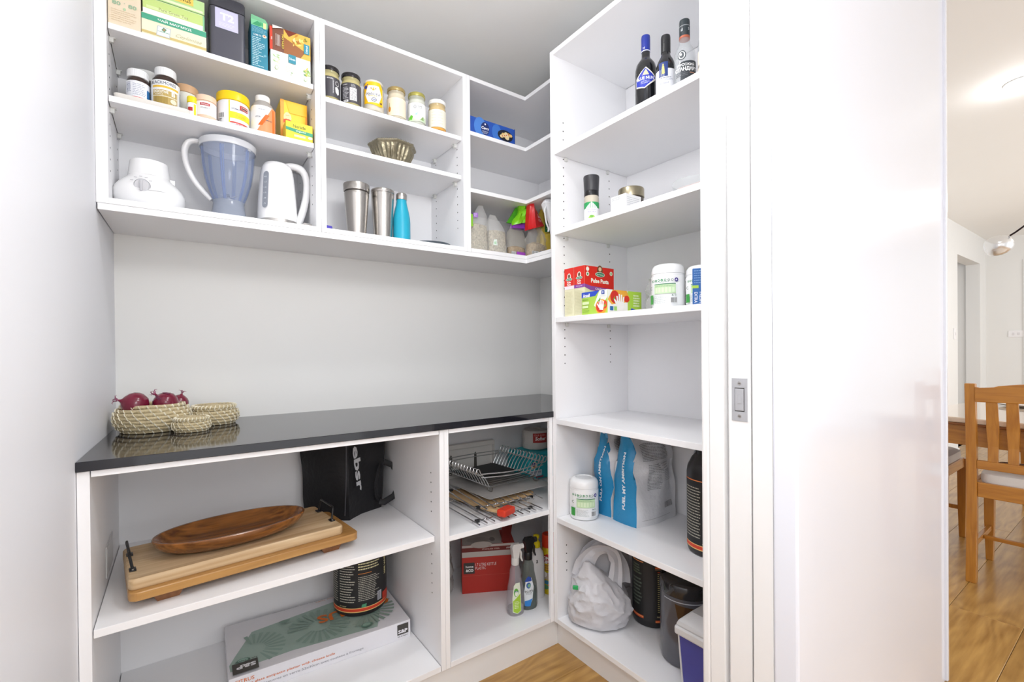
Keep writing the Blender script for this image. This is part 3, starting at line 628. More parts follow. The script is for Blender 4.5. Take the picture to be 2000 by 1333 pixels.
t = thing('electric_kettle', 'white jug kettle with grey water gauge and steel base ring', 'kettle', (.440, -.195, ZG), face(.440, -.195, 0)); t.scale.z = 1.05
mb = MB(); mb.loft([SE(z, a, a*.98, 2.15, 48, cx=cx) for z, a, cx in ((.022, .061, 0), (.03, .061, 0), (.07, .0595, .0), (.12, .056, 0), (.165, .0515, 0), (.190, .047, 0), (.203, .040, 0), (.209, .028, 0), (.211, .008, 0))]); mb.obj('body', WPL, t)
MB().lathe([(.0615, .012), (.0625, .013), (.0625, .0215), (.061, .0222)], seg=48).obj('steel_ring', STEEL, t)
MB().lathe([(.062, 0), (.0665, .003), (.066, .010), (.0625, .0122)], seg=48).obj('power_base', WPL, t)
MB().tube(smooth_path([(.020, 0, .204), (.046, 0, .208), (.072, 0, .202), (.087, 0, .182), (.091, 0, .150), (.088, 0, .110), (.079, 0, .070), (.068, 0, .035), (.060, 0, .014)]), lerps([.009, .0125, .014, .0135, .013, .0135, .0145, .014, .011]), seg=16, flat=(1.25, .85)).obj('handle', WPL, t)
# gauge follows the body, on the side facing the left of the picture
def kr(v): return .0607-.0000 if v < .05 else .0607-(v-.05)*.07-(max(0, v-.12)**2)*.9
p = Print(around(lambda v: kr(v)+.0036, -.62), True); 
def caps(u0, u1, v0, v1, n=8): 
    r = (u1-u0)/2; c = (u0+u1)/2
    return [(c+r*cos(a), v0+r+r*sin(a)) for a in [pi+pi*i/n for i in range(n+1)]]+[(c+r*cos(a), v1-r+r*sin(a)) for a in [pi*i/n for i in range(n+1)]]
p.conv(caps(-.0095, .0095, .052, .168), '#8f949e', n=10); 
for i, s_ in enumerate(('MAX', '1.5', '1.2', '1.0', '.8', '.5')): p.text(s_, 0, .150-.017*i, .0045, '#d5d9df', w=.009)
p.done(t, 'water_gauge')
MB().bbox(-.02, .012, -.006, .006, .208, .2145, .002).obj('lid_button', WPL, t)
t = thing('power_plug', 'small chrome plug and cord end beside the kettle base', 'plug', (.520, -.262, ZG), rad(10))
mb = MB(); mb.bbox(-.014, .012, -.008, .008, 0, .016, .003); mb.obj('plug_body', mat('#b9b6b2', .2, metal=.8), t)
mb = MB()
for s_ in (-1, 1): mb.bbox(-.022, -.013, s_*.004-.001, s_*.004+.001, .005, .011, .0004, STEEL)
mb.obj('pin', parent=t)
MB().tube([(.012, 0, .008), (.020, .01, .006), (.012, .04, .004), (.004, .09, .004)], .003, mat('#3b3b3b', .5)).obj('cord', parent=t)

# --- middle cupboard, top shelf: honey jars
GL = lambda c, a=.62: mat(c, .06, alpha=a, noise_amt=.01)
def honey(x, lab, glass, lid, content, prof, lidpf, cont, lidr=.3, metal=0):
    t = thing('honey_jar', lab, 'jar', (x, -.255, ZC), face(x, -.255), 'jars on the upper shelf of the middle cupboard')
    MB().lathe(prof, seg=40).obj('glass', glass, t); MB().lathe(lidpf, seg=40).obj('lid', mat(lid, lidr, metal=metal, noise_amt=.02), t)
    if content: MB().lathe(cont, seg=32).obj('contents', mat(content, .4, noise_amt=.06), t)
    return t
def gj(r, hh, neck): return [(r-.006, 0), (r-.001, .004), (r, .010), (r, hh-.020), (r-.004, hh-.010), (neck, hh-.003), (neck, hh)]
def ct(r, hh): return [(r-.008, .005), (r-.0035, .009), (r-.0035, hh)]
DK = '#3c3a3c'
for x, lab, turn in ((.598, 'black-labelled honey jar cut off by the cupboard side, leftmost', 0), (.671, 'honey jar with black label and white nutrition panel', 0)):
    r = .0335; t = honey(x, lab, GL('#d8cf9a', .55), DK, '#c8b56e', gj(r, .100, .0305), lidp(.0325, .099, .016), ct(r, .088), .25, .6)
    p = Print(around(r+.0004), True); p.rect(-.062, .008, .048 if x > .6 else .062, .076, '#47454b')
    if x < .6:
        p.text('MANUKA', .002, .069, .005, '#d9d9dc', w=.02); p.lines(.010, .02, .014, .066, 14, '#c9c9cc', .5, jag=.1)
        p.conv([(.020, .062), (.027, .066), (.034, .062), (.034, .052), (.027, .048), (.020, .052)], '#d9d9d9'); p.conv([(.0215, .061), (.027, .0643), (.0325, .061), (.0325, .053), (.027, .0497), (.0215, .053)], '#47454b')
        p.conv([(.018, .042), (.025, .046), (.033, .040), (.034, .024), (.028, .018), (.020, .026)], '#e4e4e6')
    else:
        p.rect(-.004, .016, .020, .060, '#e0dfdf'); p.lines(-.002, .018, .018, .058, 10, '#77757a', .4, jag=.1); p.lines(-.030, .02, -.008, .062, 9, '#b9b9bd', .5); p.text('HONEY', -.020, .069, .004, '#e4e4e6', w=.018); p.lines(.0, .062, .018, .072, 3, '#b9b9bd', .4); p.bars(-.026, .010, -.010, .015)
    p.done(t)
r = .037; t = honey(.752, 'jar with bright yellow hexagon label lettered MANUKA', GL('#e6e0cf', .5), '#d9d4c8', '#efe9dd', gj(r, .104, .034), lidp(.0345, .104, .010), ct(r, .092), .4)
p = Print(around(r+.0006), True); p.conv([(-.036, .026), (-.036, .094), (-.024, .108-.004), (.024, .104), (.036, .086), (.036, .022), (.020, .018), (-.020, .026)], '#f6bf12')
p.conv([(-.019, .030), (.019, .030), (.031, .058), (.019, .090), (-.019, .090), (-.031, .058)], '#f6f5f2'); p.text('MANUKA', 0, .060, .010, '#434866', w=.048, bold=.0); p.lines(-.018, .051, .018, .055, 1, '#d6c26a', .6)
p.conv([(-.004, .072), (.004, .072), (.001, .084), (-.001, .084)], '#f0b63a'); p.conv([(.003, .074), (.012, .080), (.006, .083)], '#c9a46a'); p.conv([(-.003, .074), (-.012, .080), (-.006, .083)], '#c9a46a')
p.ring(.002, .040, .009, .0075, '#454a62', '#f6f5f2', .72); p.ell(.002, .040, .006, .002, '#8a93b5'); p.ell(-.027, .084, .006, .0065, '#4b4a8e'); p.ell(-.020, .092, .002, .002, '#4b4a8e'); p.ell(.027, .031, .0035, .004, '#4a3a4a'); p.done(t)
r = .034; t = honey(.839, 'jar with gold lid and cream pineapple label', GL('#e9e0c8', .55), '#cfb67a', '#f0e2c8', gj(r, .106, .031), lidp(.0335, .105, .014), ct(r, .094), .22, .8)
p = Print(around(r+.0004), True); p.rect(-.052, .010, .052, .076, '#f3e4cc'); p.ell(-.027, .034, .006, .010, '#d9902a'); p.conv([(-.030, .043), (-.024, .043), (-.025, .056), (-.028, .058)], '#c6c08a'); p.lines(-.006, .016, .024, .068, 10, '#ecdcc6', .4); p.done(t)
r = .0335; t = honey(.921, 'coconut jar with green-gold lid and white label', GL('#dfe3d4', .5), '#c9c26a', '#f1f1ec', gj(r, .112, .031), lidp(.0328, .111, .014), ct(r, .098), .22, .7)
p = Print(around(r+.0004), True); p.rect(-.052, .012, .052, .082, '#f4f6f6'); p.ring(-.006, .066, .005, .006, '#6a6d70', '#f4f6f6', .7); p.text('nature', .012, .069, .004, '#55585c', w=.016); p.text('remedy', .012, .063, .004, '#55585c', w=.016); p.rect(-.040, .012, .040, .030, '#cfe3c4'); p.conv([(-.034, .020), (-.022, .036), (-.014, .030), (-.018, .016)], '#6cc23a'); p.ell(.002, .030, .016, .013, '#eef1ef'); p.ell(-.002, .028, .008, .007, '#f7e8e8'); p.conv([(.012, .018), (.026, .034), (.028, .018)], '#8fae6c'); p.conv([(-.008, .036), (.004, .046), (.002, .034)], '#9fc9cf'); p.done(t)
r = .0345; t = honey(1.008, 'jar with white screw lid and plain cream label, rightmost', GL('#e9cf9a', .6), '#f2f2ef', '#edd7a4', gj(r, .108, .032), lidp(.0345, .107, .016), ct(r, .096), .4)
MB().lathe([(r-.006, .001), (r-.0002, .004), (r+.0002, .012)], seg=36).obj('amber_foot', mat('#dca34e', .15), t)
p = Print(around(r+.0004), True); p.rect(-.060, .014, .050, .082, '#f1eddc'); p.lines(-.022, .022, .0, .076, 5, '#dcd6bd', .2); p.lines(.004, .022, .026, .076, 5, '#dcd6bd', .2); p.done(t)
t = thing('spice_jar', 'dark little jar half hidden between the last two honey jars', 'jar', (.972, -.19, ZC), face(.972, -.19)); MB().lathe([(.016, 0), (.018, .003), (.018, .045), (.015, .05)], seg=20).obj('body', mat('#6b5a60', .3), t); MB().lathe(lidp(.017, .05, .01), seg=20).obj('lid', mat('#5a86a0', .4), t)

# silver bowl
t = thing('silver_bowl', 'fluted octagonal silver bowl on the middle shelf', 'bowl', (.845, -.195, ZD), rad(12)); t.scale = (.94, .94, 1.18)
def oct_ring(r, z, flute=.0, seg=128, oc=1.0):
    out = []
    for i in range(seg):
        a = 2*pi*i/seg; e = cos(pi/8)/cos(((a+pi/8) % (pi/4))-pi/8); rr = r*(e*oc+(1-oc))*(1+flute*sin(a*28)); out.append((rr*cos(a), rr*sin(a), z))
    return out
SILV = mat('#aaa188', .3, metal=.8, noise_amt=.25, nscale=60, bump=.25, bscale=110, name='tarnished_silver')
mb = MB(); R_ = [oct_ring(.038, 0), oct_ring(.048, .002, .01), oct_ring(.062, .016, .045), oct_ring(.074, .034, .05), oct_ring(.084, .050, .04), oct_ring(.089, .060, .01), oct_ring(.090, .062), oct_ring(.098, .066), oct_ring(.099, .069), oct_ring(.097, .070), oct_ring(.088, .066), oct_ring(.080, .052, .03), oct_ring(.064, .026, .03), oct_ring(.045, .008), oct_ring(.02, .005)]
mb.loft(R_); mb.obj('bowl_body', SILV, t)
mb = MB()
for i in range(72):
    a = 2*pi*i/72; e = cos(pi/8)/cos(((a+pi/8) % (pi/4))-pi/8); rr = .0978*e; mb.lathe([(0, -.0018), (.0016, -.0008), (.0018, .0006), (0, .0018)], seg=6, M=Matrix.Translation((rr*cos(a), rr*sin(a), .0705)))
mb.obj('beaded_rim', SILV, t)['kind'] = 'stuff'

# tumblers, bottle and flat things
BR = mat('#c9c4be', .27, metal=1, noise_amt=.08, nscale=6, bump=.05, bscale=300, name='brushed_tumbler')
t = thing('steel_tumbler', 'brushed steel tumbler with wide collar lid, left of two', 'tumbler', (.707, -.190, ZG), face(.707, -.19)); t['group'] = 'steel tumblers'
MB().lathe([(.030, 0), (.0325, .002), (.034, .03), (.041, .120), (.0435, .160), (.0445, .168), (.0432, .172)], seg=44).obj('cup', BR, t)
MB().lathe([(.0432, .171), (.0435, .1735), (.0435, .176)], seg=44).obj('gasket', mat('#3c3835', .5), t)
MB().lathe([(.0445, .176), (.0460, .177), (.0470, .200), (.0460, .203), (.041, .204)], seg=44).obj('lid', BR, t)
t = thing('steel_tumbler', 'plain tapered steel tumbler beside the teal bottle', 'tumbler', (.806, -.190, ZG), face(.806, -.19)); t['group'] = 'steel tumblers'
MB().lathe([(.031, 0), (.0335, .002), (.035, .03), (.039, .110), (.0425, .180), (.0425, .186), (.0415, .187)], seg=44).obj('cup', BR, t)
MB().lathe([(.0420, .187), (.0435, .188), (.0440, .197), (.0425, .200), (.038, .2005)], seg=44).obj('lid', BR, t)
TEAL = mat('#22a7c4', .38, noise_amt=.01, name='teal_powder_coat')
t = thing('water_bottle', 'teal powder-coated water bottle with steel cap', 'bottle', (.880, -.195, ZG), 0)
MB().lathe([(.030, 0), (.033, .003), (.0335, .01), (.0335, .085), (.0325, .105), (.028, .130), (.022, .155), (.0195, .170), (.0195, .176)], seg=40).obj('body', TEAL, t)
MB().lathe([(.0205, .176), (.0212, .177), (.0212, .197), (.019, .201), (.010, .203)], seg=36).obj('cap', STEEL, t)
t = thing('baking_dish', 'grey oval dish seen edge on at the right of the bottom shelf', 'dish', (1.002, -.19, ZG), 0); t['label'] = 'dark flat plate lying right of the teal bottle'
mb = MB(); mb.lathe([(.045, 0), (.05, .001), (.083, .014), (.086, .0165), (.083, .0165), (.05, .004), (.0, .003)], seg=48); mb.obj('plate_body', mat('#5f6a72', .3), t)
t = thing('blister_pack', 'clear pack with purple end lying left of the steel tumblers', 'packet', (.622, -.235, ZG), rad(8))
mb = MB(); mb.bbox(-.046, -.022, -.02, .03, 0, .022, .004); mb.obj('purple_end', mat('#4f46b4', .3), t)
mb = MB(); mb.loft([SE(0, .045, .025, 3), SE(.004, .046, .026, 3), SE(.011, .036, .020, 3), SE(.013, .02, .01, 3)], M=Matrix.Translation((.012, 0, 0))); mb.obj('clear_wrap', mat('#dcd9e2', .1, alpha=.6), t)
# --- corner cupboard
t, w = label_box('cracker_box', 'long blue box of crackers on the upper shelf of the corner cupboard', 1.135, 1.366, -.283, .05, ZE, .072, '#2c57b4')
p = Print(front(0)); p.ell(-.060, .038, .030, .040, '#4f86d6'); p.ell(.022, .036, .024, .034, '#3f77cc'); p.ell(-.036, .036, .021, .027, '#1d2f6c'); p.text('Carrs', -.036, .038, .012, '#f3f5fb', w=.036, bold=.03, shear=.2); p.text('CRACKERS', -.036, .024, .004, '#e8ecf8', w=.03); p.lines(-.05, .014, -.024, .02, 2, '#cfd8f0', .4); p.ell(-.036, .054, .004, .004, '#e8ecf8')
p.ell(.066, .032, .040, .024, '#1b2030')
for i in range(13):
    a, q = random.uniform(0, 2*pi), random.uniform(.2, 1); cu, cv = .066+.028*q*cos(a), .034+.015*q*sin(a); p.ell(cu, cv, .009, .0065, random.choice(('#e6c07c', '#f0d9a4', '#d39a4e', '#efe3c2'))); 
    if i % 3 == 0: p.ell(cu, cv, .003, .0025, '#c8452c')
p.rect(w/2-.004, 0, w/2, .072, '#24499c'); p.done(t)

def pouch(name, lab, x, y, z, a, b_, hh, film, fillc, fill_h, topw=.9, seed=1, rot=0, lean=0, alpha=1, group=None, cat_='bag', wr=.10, topoff=0, filltex=None, film_rough=.25):
    """soft bag: rounded base, pinched to a flat seam on top, with creases"""
    t = thing(name, lab, cat_, (x, y, z), rot, group); rings = []
    n = 16
    for i in range(n+1):
        q = i/n; aa = a*(1-.10*q)*(1 if q < .6 else 1-(1-topw)*(q-.6)/.4); bb = b_*(1-.25*q) if q < .55 else b_*(.8625)*(1-((q-.55)/.45)**1.1)+.0016
        if i == 0: aa, bb = a*.9, b_*.85
        rings.append(SE(hh*q, aa, bb, 3.2 if q < .7 else 6, 40, cx=lean*hh*q*q+topoff*q*q, amp=wr*(.35+q), sd=seed, fr=38))
    MB().loft(rings).obj('film', mat(film, film_rough, alpha=alpha, noise_amt=.05, bump=.35, bscale=45), t)
    if fillc:
        rr = [SE(hh*q*fill_h, a*(.86-.04*q), b_*(.80-.15*q), 2.8, 32, cx=lean*hh*q*q*fill_h*.5, amp=.05, sd=seed) for q in (0.02, .25, .5, .75, .93)]
        rr.append(SE(hh*fill_h*.99, a*.45, b_*.35, 2.2, 32))
        MB().loft(rr).obj('contents', filltex or mat(fillc, .8, noise_amt=.35, nscale=260, bump=.8, bscale=260), t)
    return t
OATS = mat('#f3e8cf', .85, noise_amt=.4, nscale=130, bump=1, bscale=150, name='rolled_oats')
t = pouch('oat_bag', 'clear bag of rolled oats with a purple price tag, leftmost', 1.196, -.235, ZG, .052, .036, .205, '#f4f4f2', None, .6, topw=.22, seed=3, rot=0, alpha=.22, lean=.12, wr=.16, filltex=None)
MB().loft([SE(.205*q, .050*(1-.12*q), .034*(1-.3*q), 2.8, 32, amp=.05, sd=3) for q in (.01, .15, .3, .45, .56)]+[SE(.122, .02, .012, 2.2, 32)]).obj('contents', OATS, t)
p = Print(lambda u, v, h: (u, -.034-h*2, v)); p.conv([(-.034, .138), (-.012, .141), (-.012, .160), (-.034, .157)], '#a06cc8'); p.rect(-.050, .10, -.036, .150, '#8fce3a'); p.lines(-.03, .142, -.015, .156, 3, '#efe6f8', .4); p.done(t, 'price_tag')
t = pouch('oat_bag', 'shorter clear bag of pale cereal beside the tagged one', 1.292, -.240, ZG, .050, .034, .172, '#f4f4f2', None, .6, topw=.30, seed=9, alpha=.22, wr=.14, lean=-.1)
MB().loft([SE(.168*q, .047*(1-.15*q), .031*(1-.3*q), 2.8, 32, amp=.05, sd=9) for q in (.01, .15, .3, .45, .6)]+[SE(.106, .02, .012, 2.2, 32)]).obj('contents', OATS, t)
p = Print(lambda u, v, h: (u, -.0315-h*2, v)); p.conv([(-.035, .035), (-.012, .035), (-.016, .062), (-.032, .058)], '#e4efe6'); p.ell(-.024, .045, .006, .006, '#b9dcb9'); p.done(t, 'printed_patch')
# folded purple/green packet
t = pouch('nut_packet', 'clear nut packet with purple band, topped by a lime green folded flap', 1.395, -.245, ZG, .048, .030, .150, '#dcd8cc', None, .4, topw=.62, seed=5, alpha=.25, wr=.22)
MB().loft([SE(.15*q, .044*(1-.25*q), .026*(1-.3*q), 2.8, 28, amp=.1, sd=5) for q in (.02, .15, .28)]+[SE(.05, .02, .01, 2.2, 28)]).obj('contents', mat('#caa36a', .7, noise_amt=.4, nscale=120, bump=.7, bscale=120), t)
p = Print(lambda u, v, h: (u, -.0315-h*2, v)); p.rect(-.018, .004, .030, .020, '#9a3fb4'); p.rect(-.046, .004, -.022, .018, '#7b8a90'); p.bars(-.044, .004, -.024, .017); p.done(t, 'printed_band')
mb = MB(); mb.loft([[(-.030+dx, -.022, z), (.034+dx, -.024, z+.004), (.030+dx, .002, z), (-.030+dx, .004, z)] for dx, z in ((.0, .125), (.006, .148))], mat('#9443bb', .3)); mb.obj('purple_fold', parent=t)
LIME = mat('#7ccb1e', .28, noise_amt=.08, nscale=20, name='lime_foil')
mb = MB(); rg = []
for i in range(11):
    q = i/10; z = .146+.098*q; cx = .004+.040*q; hw = .034-.011*q+.004*sin(q*9)
    rg.append([(cx+hw*k*1.0, -.040+.012*k*k+.016*q+.007*sin(6*k+q*7)-.0015*d, z+.010*k*(1-q)) for k in (-1, -.6, -.2, .2, .6, 1) for d in (1,)]+[(cx+hw*k, -.030+.014*k*k+.018*q+.007*sin(6*k+q*7), z+.010*k*(1-q)) for k in (1, .6, .2, -.2, -.6, -1)])
mb.loft(rg); mb.obj('green_flap', LIME, t)
mb = MB(); mb.loft([[(-.045+.05*q, .0, .15+.075*q), (.02+.03*q, -.002, .15+.075*q), (.02+.03*q, .008, .15+.075*q), (-.045+.05*q, .010, .15+.075*q)] for q in (0, .5, 1)]); mb.obj('green_back', mat('#4ea82a', .3, alpha=.9), t)
# red-topped packet
t = pouch('grain_packet', 'clear grain packet with a red peaked top lettered in white', 1.466, -.300, ZG, .052, .030, .135, '#d9d6d0', None, .4, topw=.7, seed=12, alpha=.25, wr=.22)
MB().loft([SE(.14*q, .048*(1-.2*q), .026*(1-.3*q), 2.8, 28, amp=.12, sd=12) for q in (.02, .15, .3, .38)]+[SE(.065, .02, .01, 2.2, 28)]).obj('contents', mat('#d8bd92', .7, noise_amt=.4, nscale=140, bump=.7, bscale=140), t)
p = Print(lambda u, v, h: (u, -.0315-h*2, v)); p.rect(.0, .004, .03, .022, '#6f86a8'); p.bars(-.046, .004, -.01, .018); p.done(t, 'printed_band')
RED = mat('#cf1f22', .3, noise_amt=.06, name='red_film')
mb = MB(); rg = []
for i in range(9):
    q = i/8; z = .128+.125*q; hw = .048*(1-q)**.8+.004; cx = -.006-.020*q
    rg.append([(cx+hw*k, -.034+.022*abs(k+.35)+.010*q+.003*sin(9*k), z+.018*k*(1-q)) for k in (-1, -.7, -.35, 0, .35, .7, 1)]+[(cx+hw*k, .004+.012*q, z+.018*k*(1-q)) for k in (1, .7, .35, 0, -.35, -.7, -1)])
mb.loft(rg, smooth=False); mb.obj('red_top', RED, t)
p = Print(lambda u, v, h: (u, -.034+.022*abs((u+.006+.02*((v-.128)/.125))/(.048*(1-((v-.128)/.125))**.8+.004)+.35)+.010*(v-.128)/.125-.0035-h, v+.012)); p.text('Quinoa', .008, .166, .016, '#f6e4e2', w=.034, bold=0); p.lines(-.006, .142, .026, .154, 2, '#f0b9b4', .5); p.done(t, 'lettering')
t = pouch('coffee_packet', 'gold and dark green foil packet half hidden by the tall unit', 1.545, -.270, ZG, .040, .034, .240, '#d8bd4e', None, .4, topw=.7, seed=21, wr=.3, film_rough=.2)
p = Print(lambda u, v, h: (u, -.0345-h*2, v)); p.rect(-.030, .12, .036, .19, '#1f6a3a'); p.rect(-.030, .19, .036, .21, '#c8963a'); p.lines(-.02, .13, .03, .16, 3, '#dfe8c8', .3); p.done(t, 'printed_panel')
t = thing('folded_carrier_bag', 'crumpled white plastic bag squeezed under the shelf next to the tall unit', 'bag', (1.468, -.405, ZG))
MB().loft([SE(z, a_, b_, 2.4, 32, cx=cx, amp=.25, sd=31, fr=45) for z, a_, b_, cx in ((0, .010, .012, .012), (.02, .012, .014, .012), (.08, .010, .012, .008), (.12, .012, .014, .006), (.15, .018, .018, .0), (.18, .030, .022, -.008), (.205, .036, .024, -.012), (.222, .030, .020, -.008), (.227, .010, .008, 0))]).obj('bag_body', mat('#f0f1f4', .35, noise_amt=.03), t)
MB().tube(smooth_path([(-.03, -.01, .20), (-.045, -.012, .17), (-.038, -.014, .12), (-.028, -.015, .10), (-.03, -.015, .085)]), .0035, mat('#f0f1f4', .35, noise_amt=.03), 8).obj('handle', parent=t)

# --- tower, top shelf: bottles
def tb(name, lab, x, y, z, prof, glass, seg=40, cat_='bottle', turn=0):
    t = thing(name, lab, cat_, (x, y, z), face(x, y, turn), 'bottles on the top shelf of the tall unit')
    MB().lathe(prof, seg=seg).obj('glass', glass, t); return t
DG = mat('#17181c', .06, noise_amt=.02, name='dark_bottle_glass', spec=.8, coat=.3)
ZZ = 1.881
t = tb('wine_bottle', 'dark wine bottle with blue cap and blue diamond label', 1.405, -.956, ZZ, [(.028, 0), (.0315, .004), (.0335, .012), (.0342, .125), (.0335, .142), (.0300, .158), (.0220, .170), (.0150, .178), (.0133, .185), (.0130, .236)], DG)
MB().lathe([(.0135, .198), (.0142, .1985), (.0142, .243), (.0134, .248), (.010, .249)], seg=30).obj('cap_sleeve', mat('#2b3c9c', .3, noise_amt=.05), t)
MB().lathe([(.0137, .1982), (.0144, .1984), (.0144, .201), (.0137, .2013)], seg=30).obj('sleeve_band', mat('#e6e8f4', .3), t)
p = Print((lambda g: lambda u, v, h: g(u, v+.052, h))(around(.0345)), True); p.conv([(-.036, .048), (-.034, .058), (.0, .086), (.034, .058), (.036, .054), (.034, .048), (-.004, .022), (-.034, .030)], '#e8e4da'); p.conv([(-.034, .052), (-.002, .083), (.0335, .054), (-.004, .0255), (-.033, .034)], '#2f3fb0'); p.conv([(-.012, .062), (.0, .080), (.010, .062)], '#e6d9a8'); p.text('BLUE NUN', -.002, .053, .0095, '#f2f2fb', w=.054, bold=.03); p.lines(-.016, .036, .014, .046, 3, '#c9cdee', .35); p.done(t)
p = Print(around(.0144), True); p.text('N', -.006, .207, .006, '#e9ecf8'); p.done(t, 'cap_mark'); t.scale.z = 1.055
t = tb('wine_bottle', 'black-capped bottle with white label and navy emblem', 1.405, -1.032, ZZ, [(.026, 0), (.0285, .003), (.0298, .012), (.0298, .104), (.0285, .120), (.023, .135), (.0165, .146), (.0140, .152), (.0128, .160), (.0128, .198)], DG)
MB().lathe([(.0132, .158), (.0142, .159), (.0142, .184), (.0138, .1845), (.0142, .185), (.0142, .204), (.0133, .209), (.008, .210)], seg=30).obj('cap_sleeve', mat('#2b2c2e', .35), t)
p = Print((lambda g: lambda u, v, h: g(u, v+.012, h))(around(.0300)), True); p.rect(-.048, .006, .048, .088, '#e3e4e9'); p.rect(-.022, .066, .006, .108, '#2b3f7c'); p.conv([(-.013, .074), (-.003, .074), (-.005, .096), (-.011, .096)], '#e8cf7c'); p.ell(-.008, .099, .002, .004, '#e8cf7c'); p.lines(-.016, .06, .02, .064, 1, '#7d8094', .5, jag=.1); p.text('MCWILLIAMS', .004, .056, .0045, '#8f92a4', w=.032, bold=0); p.text('RETREAT', -.004, .046, .0045, '#8f92a4', w=.026, bold=0); p.done(t)
t.scale.z = 1.055
CG = mat('#d0d4d7', .04, alpha=.30, noise_amt=.01, name='clear_bottle_glass')
def vodka(name, lab, x, y, tint=None):
    x -= .04; y -= .014; t = tb(name, lab, x, y, ZZ, [(.026, 0), (.0285, .003), (.0300, .010), (.0305, .118), (.0285, .134), (.022, .148), (.0165, .156), (.0145, .172), (.0140, .210)], CG)
    MB().lathe([(.024, .006), (.0278, .010), (.0283, .113), (.026, .13), (.02, .145)], seg=30).obj('spirit', mat('#dfe3e6', .05, alpha=.12), t)
    MB().lathe([(.0145, .176), (.0152, .177), (.0152, .226), (.0144, .231), (.010, .232)], seg=30).obj('cap_sleeve', mat('#3c4448', .3, noise_amt=.1), t)
    MB().lathe([(.0145, .1755), (.0155, .176), (.0155, .182), (.0146, .1825)], seg=30).obj('sleeve_band', mat('#c06a4e', .35), t)
    return t
t = vodka('vodka_bottle', 'clear spirit bottle with black label in white Cyrillic letters', 1.447, -1.083)
p = Print(around(.0307), True); p.conv([(-.012, .030), (.052, .030), (.052, .100), (-.012, .094)], '#3b3f44'); p.text('РУССКИЙ', .004, .086, .010, '#f2f2f2', w=.052, bold=.03); p.text('СТАНДАРТ', .004, .072, .0135, '#f6f6f6', w=.066, bold=.04); p.lines(-.026, .052, .012, .066, 3, '#5a5e62', .5); p.rect(.014, .060, .04, .062, '#d99a78'); p.conv([(-.030, .012), (.05, .016), (.05, .026), (-.030, .020)], '#cf8458')
p.ring(-.008, .114, .012, .014, '#4a5054', '#e3e5e6', .8); p.ell(-.008, .114, .0065, .009, '#565c60'); p.ell(-.010, .116, .003, .004, '#e3e5e6'); p.done(t)
p = Print(around(.0154), True); p.text('Я', -.008, .198, .008, '#e0e2e4'); p.text('S', .012, .200, .008, '#e0e2e4'); p.rect(-.03, .210, .03, .2115, '#b9bdc0'); p.done(t, 'cap_mark')
t = vodka('liquor_bottle', 'clear bottle with tan patterned label, rightmost and partly hidden', 1.447, -1.163)
p = Print(around(.0307), True); p.rect(-.05, .022, .05, .098, '#e9dfd2'); p.conv([(-.04, .03), (.04, .05), (.04, .058), (-.04, .038)], '#c7a079'); p.conv([(-.04, .05), (.04, .07), (.04, .078), (-.04, .058)], '#8f8a86'); p.text('X', -.02, .082, .012, '#5a5652'); p.done(t)

# second tower shelf
ZZ = 1.581
t = thing('pepper_grinder', 'clear grinder with tall black cap and green and white label', 'grinder', (1.385, -.727, ZZ), face(1.385, -.727))
MB().lathe([(.0235, 0), (.026, .003), (.0262, .095), (.025, .103)], seg=36).obj('glass', mat('#d8cfbd', .08, alpha=.85), t)
MB().lathe([(.020, .004), (.0235, .008), (.0235, .09)], seg=30).obj('contents', mat('#c8a58a', .8, noise_amt=.35, nscale=300), t)
mb = MB(); mb.lathe([(.0245, .102), (.0262, .103), (.0262, .118), (.0252, .120)], BLACK, seg=40); mb.lathe([(.0252, .120), (.0262, .121), (.0285, .171), (.0275, .175), (.02, .176)], mat('#3a3a3e', .4), seg=40); mb.obj('cap', parent=t)
p = Print(around(.0264), True); p.rect(-.041, .004, .041, .070, '#eeeef2'); p.rect(-.041, .056, .041, .078, '#2fa05c'); p.conv([(-.026, .055), (.026, .055), (0, .078)], '#eeeef2'); p.text('Himalayan', 0, .050, .005, '#a49ac4', w=.03); p.text('PINK SALT', 0, .042, .004, '#8f84b4', w=.028); p.conv([(-.012, .020), (.014, .020), (.008, .030), (-.006, .030)], '#a5cf5a'); p.ell(.0, .026, .006, .005, '#6fae3e'); p.done(t)
t = thing('spice_jar', 'glass jar with brushed metal lid standing behind a white carton', 'jar', (1.475, -.833, ZZ), face(1.475, -.833)); t['label'] = 'dark jar with wide brushed metal lid behind the small white carton'
MB().lathe([(.038, 0), (.043, .004), (.0435, .075), (.041, .083)], seg=40).obj('glass', mat('#51453f', .1, alpha=.9), t); MB().lathe([(.0415, .083), (.0450, .084), (.0450, .112), (.043, .116), (.036, .117)], seg=44).obj('lid', mat('#b3a98f', .3, metal=.9, noise_amt=.1), t)
t = thing('white_carton', 'small white printed carton in front of the metal-lidded jar', 'box', (1.357, -.845, ZZ), 0)
MB().bbox(0, .078, -.064, 0, 0, .062, .0012).obj('carton', mat('#f1f1f1', .45), t)
p = Print(lambda u, v, h: (-h, -u, v)); p.lines(.006, .046, .05, .058, 2, '#b9bcbe', .4); p.lines(.006, .010, .058, .042, 4, '#cdd0d2', .25); p.done(t)
p = Print(lambda u, v, h: (u, -.064-h, v)); p.lines(.008, .016, .070, .054, 6, '#c9cccf', .35); p.done(t)
t = thing('dried_herb_scraps', 'dark crumbs lying on the shelf beside the grinder', 'crumbs', (1.345, -.775, ZZ)); t['label'] = 'few dark twists of dried herb lying right of the grinder'
mb = MB()
for i in range(7): mb.tube([(random.uniform(-.01, .01), random.uniform(-.025, .02), .003), (random.uniform(-.01, .01), random.uniform(-.03, .02), .006)], .0018, seg=5)
mb.obj('twigs', mat('#5f5550', .7), t)['kind'] = 'stuff'
